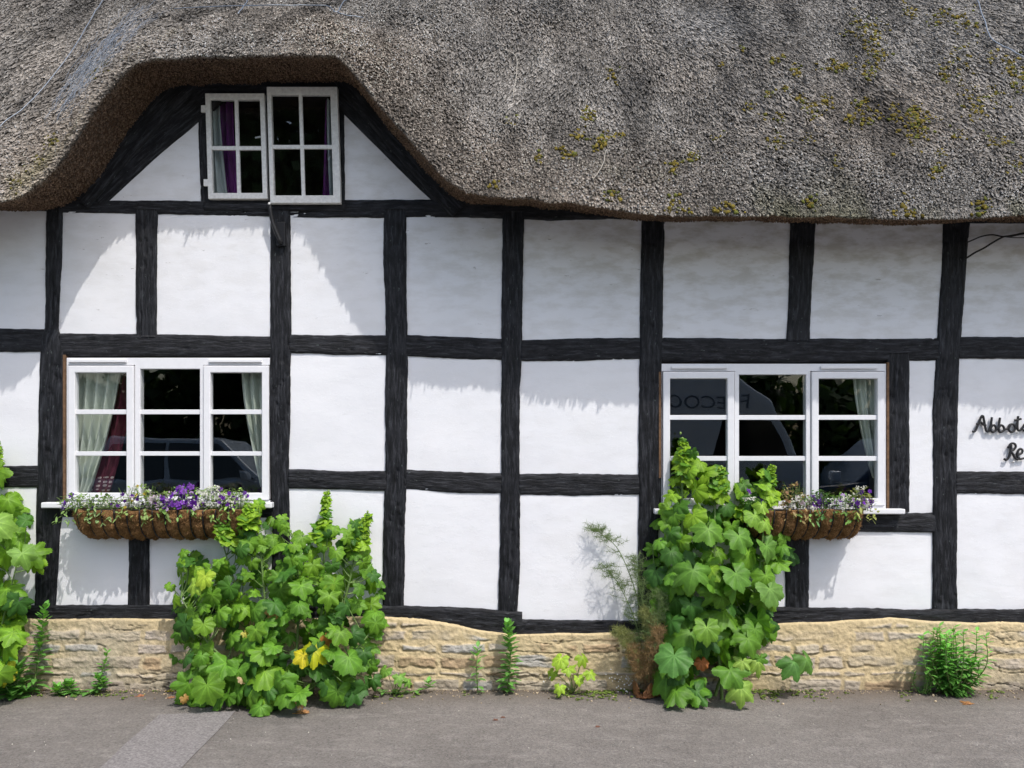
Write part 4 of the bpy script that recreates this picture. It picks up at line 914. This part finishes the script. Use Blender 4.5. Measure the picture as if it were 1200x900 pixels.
# withered leaf hanging at the fennel foot, fallen leaves
def deadleaf(label, pos, nrm, ax, s, col, seed, curl=1.2, name='fallen_leaf', group='dead leaves at the foot of the wall'):
    rg = np.random.default_rng(seed); tb = TB(); pos = np.array(pos, float); put_leaf(tb, pos*0+np.array([0, 0, .0]), np.array(nrm, float), np.array(ax, float), s, col, rg, None, curl)
    V = tb.V[0]+rg.normal(0, s*.02, tb.V[0].shape); lo = V[:, 2].min()
    o = mesh(name, V-np.array([0, 0, lo]), tb.F[0], M['leaf'], None, True, np.clip(tb.C[0], 0, 1)); o.location = [float(v) for v in pos]; return tag(o, label, 'leaf', group)
deadleaf('large withered brown leaf hanging at the left foot of the tall hollyhock', gpt(752, -.28), (-.4, -.9, .2), (-.1, -.2, -1), .17, (.36, .17, .07), 1, 2.2)
for i, (px, py, s, col, lab) in enumerate([(897, 806, .085, (.26, .12, .07), 'crumpled brown dead leaf beside the right foot of the tall hollyhock'), (163, 816, .035, (.50, .22, .12), 'small reddish dead leaf on the ground left of the big bush'), (199, 818, .035, (.5, .25, .13), 'small reddish dead leaf nearest the big bush'), (200, 810, .045, (.55, .5, .05), 'yellow leaf lying beside the big bush'),
        (1133, 825, .05, (.48, .24, .10), 'orange brown curled leaf on the tarmac below the bushy weed'), (47, 809, .04, (.5, .33, .16), 'pale tan leaf on the ground at the far left'), (352, 836, .06, (.50, .27, .12), 'brown leaf lying before the middle of the big bush'), (580, 844, .022, (.20, .09, .06), 'tiny dark leaf on the tarmac, left of two'), (589, 841, .020, (.20, .09, .06), 'tiny dark leaf on the tarmac, right of two'), (700, 852, .022, (.22, .10, .07), 'tiny brown leaf on the tarmac below the fennel'), (560, 808, .05, (.42, .22, .14), 'dry reddish leaf at the foot of the thin upright weed')]):
    deadleaf(lab, G(px, py), (.2, -.5, 1), (1, -.3, 0), s, col, 10+i, 1.0)
# grit, crumbs and moss along the wall foot
rg = np.random.default_rng(77); mb = MB(); mg = MB(); mw = MB()
for _ in range(1500):
    x = rg.uniform(-4, 4); y = -.075-abs(rg.exponential(.055)); s = rg.uniform(.002, .007)*(1.6 if rg.random() < .08 else 1)
    mb.add(np.array([x, y, s*.4])+bm_*s*rg.uniform(.6, 1.2, (12, 1)), bf_, np.array([.36, .29, .20])*rg.uniform(.4, 1.5))
for _ in range(160):
    g_ = G(rg.uniform(0, 1200), rg.uniform(830, 899)); s = rg.uniform(.0015, .004); mb.add(g_+np.array([0, 0, s*.4])+bm_*s, bf_, np.array([.5, .47, .42])*rg.uniform(.3, 1.4))
tag(mb.build('grit', M['grit'], None), kind='stuff', label='loose grit and crumbs scattered along the foot of the wall', cat='grit')
spots = [(x_, w_, k_) for x_, w_, k_ in ((110, 50, 40), (260, 50, 15), (470, 18, 26), (700, 45, 90), (660, 12, 20), (790, 40, 30), (900, 30, 50), (950, 25, 26), (1062, 8, 8), (1165, 10, 8), (545, 5, 4))]
for cx, w_, k in spots:
    for _ in range(k):
        px = cx+rg.normal(0, w_*.6); y = -.09-abs(rg.normal(0, .09)); p = gpt(px, y); s = rg.uniform(.006, .016)
        for _j in range(4):
            a = rg.uniform(0, 6.28); blade_ = (p+np.array([math.cos(a), math.sin(a), 0])*s*1.2); tbv = blade_+bm_*s*np.array([.8, .8, .25])*rg.uniform(.6, 1); tbv[:, 2] += s*.5
            mg.add(tbv, bf_, np.array([.17, .24, .05])*rg.uniform(.6, 1.3))
tag(mg.build('ground_moss', M['moss'], None), kind='stuff', label='patches of low moss and clover on the tarmac edge', cat='moss')
for cx, k in ((735, 40), (655, 10)):
    for _ in range(k):
        px = cx+rg.normal(0, 12); p = P(px, 797+rg.normal(0, 7), -.16); p[2] = max(.015, p[2]); mw.add(p+bm_*rg.uniform(.003, .006), bf_, (.8, .8, .78))
tag(mw.build('daisies', M['petal'], None), kind='stuff', label='tiny white flowers low against the plinth left of the fennel', cat='flowers')

# ------------------------------------------------------------------ troughs and their flowers
def trough(x0, x1, label, ribs):
    yF, yB = -.225, -.03; zt = WZ(598, yF); H = .18; cx, hl = (x0+x1)/2, (x1-x0)/2; rg = np.random.default_rng(int(abs(x0*100)))
    th_ = thing('flower_trough', (cx, 0, zt-H), label, 'planter', 'coir lined wire flower troughs under the windows')
    n, m = 260, 34; u = np.linspace(-1, 1, n)[:, None]; f = np.linspace(0, 1, m)[None]
    endk = (1-np.clip((np.abs(u)-.80)/.20, 0, 1)**2.0*.70)
    pit = (ribs/2)*math.pi; slant = .12*f
    bul = .020*np.abs(np.sin((u+1+slant/(ribs*.35))*pit))**.7
    ph = f*1.5
    X = cx+u*hl*(1-.05*f*np.abs(u)); 
    A = (yB-yF)*endk+bul*1.1; B = H*(.40+.60*endk)+bul
    nz = .014*fbm(np.stack([X*28, f*14+0*u, 0*X], -1), 4, 5)+.008*fbm(np.stack([X*90, f*45+0*u, 0*X], -1), 2, 6)
    Y = yB-(A+nz)*np.cos(ph)**.85; Z = zt-(B+nz)*np.sin(ph)**1.0 + .012*fbm(np.stack([X*14, 0*X, 0*X], -1), 3, 8)*(f < .08)
    cc = np.array([.30, .165, .070])*(1+.8*fbm(np.stack([X*20, f*9+0*u, 0*X], -1), 4, 9))[..., None]
    inner = np.stack([X[:, :1], Y[:, :1]+.02, Z[:, :1]], -1); innr2 = np.stack([X[:, :1], 0*X[:, :1]+yB, Z[:, :1]-.01], -1)
    V = np.concatenate([innr2, inner, np.stack([X, Y, Z], -1)], 1); C = np.concatenate([cc[:, :1]*.35, cc[:, :1], cc], 1)
    base = mesh('coir_liner', V.reshape(-1, 3), grid_faces(n, m+2), M['coir'], th_, True, np.clip(C.reshape(-1, 3), .01, .9))
    ends = MB()
    for k in (0, n-1): ends.add(V[k], [tuple(range(m+2))], (.2, .1, .04))
    ends.build('coir_end', M['coir'], th_, False) if False else None
    tb = TB()                                       # loose fibres
    for _ in range(6000):
        i, j = rg.integers(2, n-2), rg.integers(0, m); p = np.array([X[i, 0] if X.shape[1] == 1 else X[i, j], Y[i, j], Z[i, j]]); d = rg.normal(0, 1, 3); d[1] = -abs(d[1])*.7; d /= np.linalg.norm(d); e = p+d*rg.uniform(.006, .022); s = np.cross(d, rg.normal(0, 1, 3)); s = s/np.linalg.norm(s)*.0008
        tb.add(np.array([p-s, p+s, e]), np.array([(0, 1, 2)]), np.array([.42, .24, .11])*rg.uniform(.4, 1.6))
    tb.build('coir_fibre', M['coir'], base, False)
    mb = MB()
    rim = [np.array([cx+uu*hl, yF*1.0+.0 if abs(uu) < .9 else yF+.06*((abs(uu)-.9)/.1)**2, zt+.004]) for uu in np.linspace(-1, 1, 40)]
    mb.tube(rim, .0045, 6)
    for k in range(ribs+1):
        uu = -1+2*k/ribs; e = 1-np.clip((abs(uu)-.80)/.20, 0, 1)**2.0*.70; q = []
        for ff in np.linspace(0, 1, 14):
            u2 = uu*.985-.12*ff/(ribs*.35); a = (yB-yF)*e+.011; b = H*(.40+.60*e)+.011
            q.append((cx+u2*hl*(1-.05*ff*abs(u2)), yB-a*math.cos(ff*1.5)**.85, zt-b*math.sin(ff*1.5)))
        mb.tube(q, .0048, 5)
    mb.build('wire_frame', M['iron'], th_, col=False); return zt
X0, X1 = WX(74, -.22), WX(300, -.22)
zt = trough(X0, X1, 'long coir lined wire trough of flowers under the left window', 15)
X2, X3 = WX(878, -.22), WX(1019, -.22)
trough(X2, X3, 'shorter coir lined wire trough of flowers under the right window', 10)
PUR = (.18, .035, .42); VIO = (.10, .015, .24); LIL = (.55, .38, .66); WHT = (.80, .80, .82); YEL = (.6, .45, .05)
def clump(label, px, w, h, kinds, nleaf, seed, nfl, lcol=(.13, .24, .06), cat='flowers', zbase=None):
    rg = np.random.default_rng(seed); y0 = -.15; b = np.array([WX(px, y0), y0, zt-.01]); h *= 1.1; nleaf = int(nleaf*1.3); th_ = thing('trailing_flowers', b, label, cat, 'flower clumps in the troughs'); tb, tf = TB(), TB(); Wm = w/F*(CD+y0)
    for _ in range(nleaf):
        u = np.array([rg.uniform(-1, 1)*Wm/2, rg.uniform(-.10, .07), 0]); hh = h*rg.uniform(0, 1)*(1-(2*u[0]/Wm)**2*.5); p = b+u+np.array([0, 0, hh]); d = rg.normal(0, 1, 3); d[2] = abs(d[2])*.6+.2
        if u[1] < -.06 and hh < .05: p = p+np.array([0, -.02, -rg.uniform(0, .07)]); d[2] = -.5; d[1] = -abs(d[1])
        blade(tb, p, d, rg.uniform(.018, .040), rg.uniform(.005, .011), np.array(lcol)*rg.uniform(.6, 1.5), .3)
    for _ in range(int(nleaf/9)):
        u = np.array([rg.uniform(-1, 1)*Wm/2.2, rg.uniform(-.09, .05), 0]); p = b+u; tb.tube(spline([p, p+np.array([rg.normal(0, .01), -.01, h*.5]), p+np.array([rg.normal(0, .02), -.02, h*rg.uniform(.7, 1)])], 6), .0015, 4, (.16, .26, .07))
    for _ in range(nfl):
        kcol, fs, mode = kinds[rg.integers(len(kinds))]
        u = np.array([rg.uniform(-1, 1)*Wm/2, rg.uniform(-.11, .04), 0]); hh = h*rg.uniform(.15, 1)*(1-(2*u[0]/Wm)**2*.45); p = b+u+np.array([0, 0, hh])
        n = np.array([rg.normal(0, .4), -.8, .5+rg.normal(0, .3)]); n /= np.linalg.norm(n); a = np.cross(n, (0, 0, 1)); a /= np.linalg.norm(a); c = np.cross(n, a)
        def disc(p, s, col, pet):
            V = [p+n*s*.02]; k = pet*4; 
            for i in range(k):
                t = 2*math.pi*i/k; r = s*(.62+.38*abs(math.cos(t*pet/2))); V.append(p+a*r*math.cos(t)+c*r*math.sin(t)+n*s*.12*math.cos(t*pet))
            cc = np.tile(np.array(col), (k+1, 1)); cc[0] = cc[0]*.4 if mode == 'v' else (.5, .5, .2)
            tf.add(np.array(V), np.array([(0, 1+i, 1+(i+1) % k) for i in range(k)]), cc)
        if mode == 'v': disc(p, fs*rg.uniform(.8, 1.2), np.array(kcol)*rg.uniform(.7, 1.3), 5)
        else:
            for _k in range(12):
                n = rg.normal(0, 1, 3)*.5+np.array([0, -.8, .5]); n /= np.linalg.norm(n); a = np.cross(n, (0, 0, 1)); a /= np.linalg.norm(a)+1e-6; c = np.cross(n, a)
                disc(p+n*.012+rg.normal(0, .007, 3), .0052, np.array(kcol)*rg.uniform(.8, 1.1), 4)
    tb.build('foliage', M['leaf'], th_); tf.build('blossom', M['petal'], th_)
V_ = lambda c, s=.020: (c, s, 'v'); A_ = lambda c: (c, 0, 'a')
clump('sparse green clump with one purple viola at the left end of the long trough', 92, 34, .10, [V_(PUR), A_(WHT)], 130, 1, 5, (.16, .25, .08))
clump('grey green tuft with few flowers, second from the left end of the long trough', 122, 30, .09, [V_(VIO, .012), A_(WHT)], 140, 2, 4, (.17, .25, .10))
clump('tall clump of pale lilac and white blossom, left of the long trough\'s middle', 163, 36, .15, [A_(LIL), A_(WHT), V_(VIO, .014), V_(YEL, .012)], 170, 3, 26, (.2, .28, .09))
clump('small lilac blossom clump at the middle of the long trough', 191, 30, .11, [A_(LIL), V_(LIL, .013), V_(PUR, .016)], 100, 4, 26, (.16, .24, .07))
clump('bright purple viola mass right of the middle of the long trough', 217, 38, .15, [V_(PUR, .022), V_(PUR, .022), V_((.26, .08, .5), .020), V_(LIL, .014)], 110, 5, 60)
clump('large white blossom mass near the right end of the long trough', 252, 44, .14, [A_(WHT), A_(WHT), V_(VIO, .014)], 170, 6, 60, (.22, .33, .10))
clump('upright sprig with small purple flowers above the right end of the long trough', 281, 26, .13, [V_(PUR, .014), A_(WHT)], 110, 7, 12, (.2, .32, .08))
clump('purple violas at the left end of the short trough, half hidden by leaves', 880, 26, .12, [V_(PUR, .020), A_(WHT)], 100, 8, 14)
clump('faded brown seed heads over pale blossom, left part of the short trough', 928, 28, .17, [A_((.32, .2, .10)), V_((.3, .17, .09), .011)], 120, 9, 14, (.26, .20, .09))
clump('white and pale lilac blossom low in the left part of the short trough', 938, 30, .09, [A_(WHT), A_(LIL)], 90, 10, 32, (.15, .25, .07))
clump('purple violas over dark leaves at the middle of the short trough', 960, 24, .12, [V_(PUR, .021), V_(VIO, .018)], 150, 11, 16, (.06, .14, .04))
clump('small violet and white flowers right of the middle of the short trough', 985, 26, .10, [V_(PUR, .017), A_(WHT), V_(LIL, .014)], 120, 12, 20)
clump('white and purple flowers on yellowish leaves, right end of the short trough', 1008, 26, .13, [A_(WHT), V_(PUR, .017)], 140, 13, 22, (.24, .26, .08))

# ------------------------------------------------------------------ script lettering on the wall
def sgn_pt(x, y): return P(1080+x/5.625, 440+y/5.625, -.020)
sign = thing('house_sign', P(1143, 500, 0), 'black iron script lettering fixed to the plaster at the right edge', 'sign')
words = [[[(335, 370), (352, 366), (372, 325), (392, 275), (404, 268), (412, 300), (424, 360), (440, 372)], [(362, 322), (390, 308), (404, 322), (425, 330)],
          [(440, 372), (455, 330), (463, 275), (457, 320), (456, 360), (470, 373), (490, 358), (486, 335), (470, 328), (458, 340)], [(490, 358), (508, 330), (516, 278), (510, 320), (508, 360), (522, 373), (543, 358), (538, 335), (522, 328), (511, 340)],
          [(543, 358), (565, 350), (580, 328), (603, 322), (618, 345), (603, 370), (582, 368), (574, 350), (583, 328)], [(618, 345), (633, 300), (636, 268), (632, 320), (634, 358), (650, 362)], [(612, 297), (656, 286)],
          [(650, 362), (672, 335), (684, 318), (692, 330), (698, 352), (685, 366), (668, 360)]],
         [[(543, 550), (560, 556), (578, 530), (588, 480), (590, 455)], [(568, 478), (590, 450), (612, 450), (620, 470), (604, 492), (586, 500), (600, 515), (615, 543), (632, 552), (645, 540)],
          [(632, 525), (660, 512), (664, 492), (650, 484), (634, 500), (630, 530), (645, 550), (680, 545)]]]
for wd in words:
    mb = MB()
    for st_ in wd: q = spline([sgn_pt(*c) for c in st_], 8*len(st_)); mb.tube(q, .0075, 7)
    mb.build('lettering', M['iron'], sign, col=False)
for (x, y) in ((430, 388), (636, 388), (609, 580)):
    mb = MB(); mb.tube([sgn_pt(x, y)+np.array([0, .025, .008]), sgn_pt(x, y)+np.array([0, .0, .012])], .006, 8); mb.build('fixing_peg', M['oldwhite'], sign, col=False)
cb = thing('cable', P(1135, 295, -.03), 'black cables sagging from the post to the right edge under the eave', 'cable')
for pts, r in (([(255, 385), (340, 350), (450, 305), (590, 282), (720, 305), (790, 300), (900, 280), (1012, 258), (1400, 210)], .0048), ([(235, 600), (300, 560), (370, 515), (480, 460), (600, 385), (740, 310), (850, 300), (1012, 268), (1400, 225)], .0062), ([(720, 305), (850, 318), (1012, 320), (1400, 300)], .003)):
    mb = MB(); mb.tube(spline([P(1110+x/11.24, 250+y/11.24, -.05) for x, y in pts], 50), r, 6); mb.build('strand', M['rubber'], cb, col=False)

# ------------------------------------------------------------------ across the street (seen in the window panes)
rg = np.random.default_rng(101)
def leafmass(cx, cy, cz, cr, NL, s0, s1, col):
    k = rg.integers(0, len(cx), NL); d = rg.normal(0, 1, (NL, 3)); d /= np.linalg.norm(d, axis=1, keepdims=True); c0 = np.stack([cx[k], cy[k], cz[k]], -1)+d*cr[k][:, None]*rg.uniform(.3, 1, NL)[:, None]
    a = rg.normal(0, 1, (NL, 3)); a /= np.linalg.norm(a, axis=1, keepdims=True); b = np.cross(a, d); b /= np.linalg.norm(b, axis=1, keepdims=True)+1e-9; s = rg.uniform(s0, s1, NL)[:, None]
    return np.stack([c0-a*s, c0+b*s*.6, c0+a*s, c0-b*s*.6], 1).reshape(-1, 3), np.arange(NL*4).reshape(-1, 4), np.repeat(np.array(col)*rg.uniform(.5, 1.6, (NL, 1)), 4, 0)
n_ = 420; V, F_, C_ = leafmass(rg.uniform(-20, 20, n_), rg.uniform(-15, -13.4, n_), rg.uniform(.3, 3.1, n_), rg.uniform(.6, .95, n_), 48000, .12, .22, (.05, .09, .025))
tag(mesh('hedge', V, F_, M['leaf'], None, False, C_), 'dark clipped hedge across the street, mirrored in the lower panes', 'hedge')
tr = thing('broadleaf_tree', (-5.2, -13.2, 0), 'tall dark broadleaf tree across the street, mirrored in the dormer panes', 'tree')
n_ = 150; th1 = rg.uniform(0, 6.28, n_); r1 = np.sqrt(rg.uniform(0, 1, n_))*2.5; V, F_, C_ = leafmass(-5.2+r1*np.cos(th1), -13.2+r1*np.sin(th1)*.8, rg.uniform(3.2, 10.3, n_), rg.uniform(.5, .95, n_), 26000, .10, .2, (.045, .085, .025))
mesh('crown', V, F_, M['leaf'], tr, False, C_)
mb = MB(); mb.tube(spline([(-5.2, -13.2, 0), (-5.15, -13.2, 2.5), (-5.3, -13.3, 5), (-5.2, -13.2, 9)], 12), np.linspace(.28, .06, 12), 10)
for k in range(7): a = k*.9; mb.tube(spline([(-5.2, -13.2, 3+k*.7), (-5.2+1.1*math.cos(a), -13.2+.9*math.sin(a), 4+k*.7), (-5.2+2*math.cos(a), -13.2+1.6*math.sin(a), 4.6+k*.7)], 8), np.linspace(.11, .03, 8), 6)
mb.build('trunk', m_bare, tr, col=False)
m_tyre = m_simple('tyre', (.02, .02, .02), .8); m_rim = m_simple('alloy', (.45, .46, .48), .3, .8); m_cgl = m_simple('car_glass', (.012, .014, .016), .05, 0, .8); m_lamp = m_simple('lamp_lens', (.7, .7, .68), .15)
def vehicle(name, label, cat, x, y, L, W, prof, green, wheels, paint, side_glass, flip=1, text=None, wr=.33):
    th_ = thing(name, (x, y, 0), label, cat, 'vehicles parked across the street'); X = lambda v: x+flip*v
    def ext(nm, pr, w0, w1, mat, par, bev):
        n = len(pr); zmin = min(p[1] for p in pr); zmax = max(p[1] for p in pr); V = []
        for s in (-1, 1):
            for p in pr:
                f = (p[1]-zmin)/(zmax-zmin); V.append((X(p[0]), y+s*(w0+(w1-w0)*f), p[1]))
        return mesh(nm, V, [tuple(range(n)), tuple(range(2*n-1, n-1, -1))]+[(i, i+n, (i+1) % n+n, (i+1) % n) for i in range(n)], mat, par, False, bevel=bev)
    body = ext('body', prof, W/2, W/2, paint, th_, .05)
    if green: ext('cabin', green, W/2-.04, W/2-.20, paint, th_, .04)
    for pr, w0, w1 in side_glass: ext('window', pr, w0, w1, m_cgl, body, .008)
    for wx in wheels:
        for s in (-1, 1):
            mb = MB(); mb.tube([(X(wx), y+s*(W/2-.20), wr), (X(wx), y+s*(W/2+.005), wr)], wr, 28); wo = mb.build('wheel', m_tyre, th_, False, col=False)
            mb = MB(); mb.tube([(X(wx), y+s*(W/2-.02), wr), (X(wx), y+s*(W/2+.015), wr)], wr*.62, 20); mb.build('rim', m_rim, wo, False, col=False)
    for s in (-1, 1):
        mb = MB(); a_, b__ = X(prof[0][0]), X(prof[0][0])-flip*.03; mb.box(min(a_, b__), max(a_, b__), y+s*(W/2-.30)-.14, y+s*(W/2-.30)+.14, .62, .76); mb.build('headlight', m_lamp, th_, False, col=False, bevel=.01)
        mb = MB(); mx = X(green[1][0]*.4+green[0][0]*.6 if green else prof[2][0]+.55); mb.box(mx-.06, mx+.06, y+s*(W/2+.08)-.1, y+s*(W/2+.08)+.1, 1.02, 1.16); mb.build('mirror', paint, th_, False, col=False, bevel=.03)
    if text:
        cu = bpy.data.curves.new('t', 'FONT'); cu.body = text; cu.size = .33; cu.extrude = .003; cu.align_x = 'CENTER'; to = bpy.data.objects.new('t', cu); scene.collection.objects.link(to)
        bpy.context.view_layer.update(); dg = bpy.context.evaluated_depsgraph_get(); me = bpy.data.meshes.new_from_object(to.evaluated_get(dg)); scene.collection.objects.unlink(to); bpy.data.objects.remove(to)
        me.name = 'lettering'; me.materials.clear(); me.materials.append(m_simple('faded_lettering', (.12, .16, .22), .5)); lo = bpy.data.objects.new('lettering', me); scene.collection.objects.link(lo); lo.parent = th_
        lo.rotation_euler = (R(90), 0, R(180)); lo.location = (1.15, W/2+.004, 2.10)
    return th_
p_van = m_simple('van_paint', (.72, .78, .84), .3, 0, .5); p_blue = m_simple('dark_blue_paint', (.02, .05, .10), .15, .2, .8); p_sil = m_simple('silver_blue_paint', (.50, .58, .66), .25, .1, .7)
# a tall van: front towards +x
vp = [(2.75, .35), (2.8, 1.0), (2.6, 1.35), (2.2, 2.2), (1.75, 2.54), (1.0, 2.64), (-2.65, 2.62), (-2.75, 2.4), (-2.75, .35)]
vehicle('van', 'tall pale blue van with dark lettering on its side, reflected in the right window', 'van', 1.7, -8.3, 5.5, 2.0, vp, None, (1.8, -1.7), p_van, [([(2.5, 1.32), (2.15, 1.95), (1.45, 1.95), (1.3, 1.32)], 1.004, 1.004)], 1, 'FRECOOR', .36)
cp = [(2.15, .30), (2.2, .70), (1.95, .90), (.95, 1.02), (-1.75, 1.06), (-2.1, .98), (-2.2, .60), (-2.15, .30)]
cg = [(.95, 1.0), (.25, 1.62), (-1.35, 1.66), (-2.0, 1.02)]
sg = [([(.75, 1.05), (.22, 1.52), (-.45, 1.56), (-.45, 1.05)], .855, .765), ([(-.53, 1.05), (-.53, 1.56), (-1.3, 1.56), (-1.75, 1.05)], .855, .765)]
vehicle('car', 'dark blue hatchback parked by the van, reflected in the right window', 'car', 5.9, -7.6, 4.4, 1.8, cp, cg, (1.4, -1.4), p_blue, sg, -1)
vehicle('car', 'silver blue car parked across the street, reflected in the left window', 'car', -4.6, -7.9, 4.4, 1.8, cp, cg, (1.4, -1.4), p_sil, sg, 1)
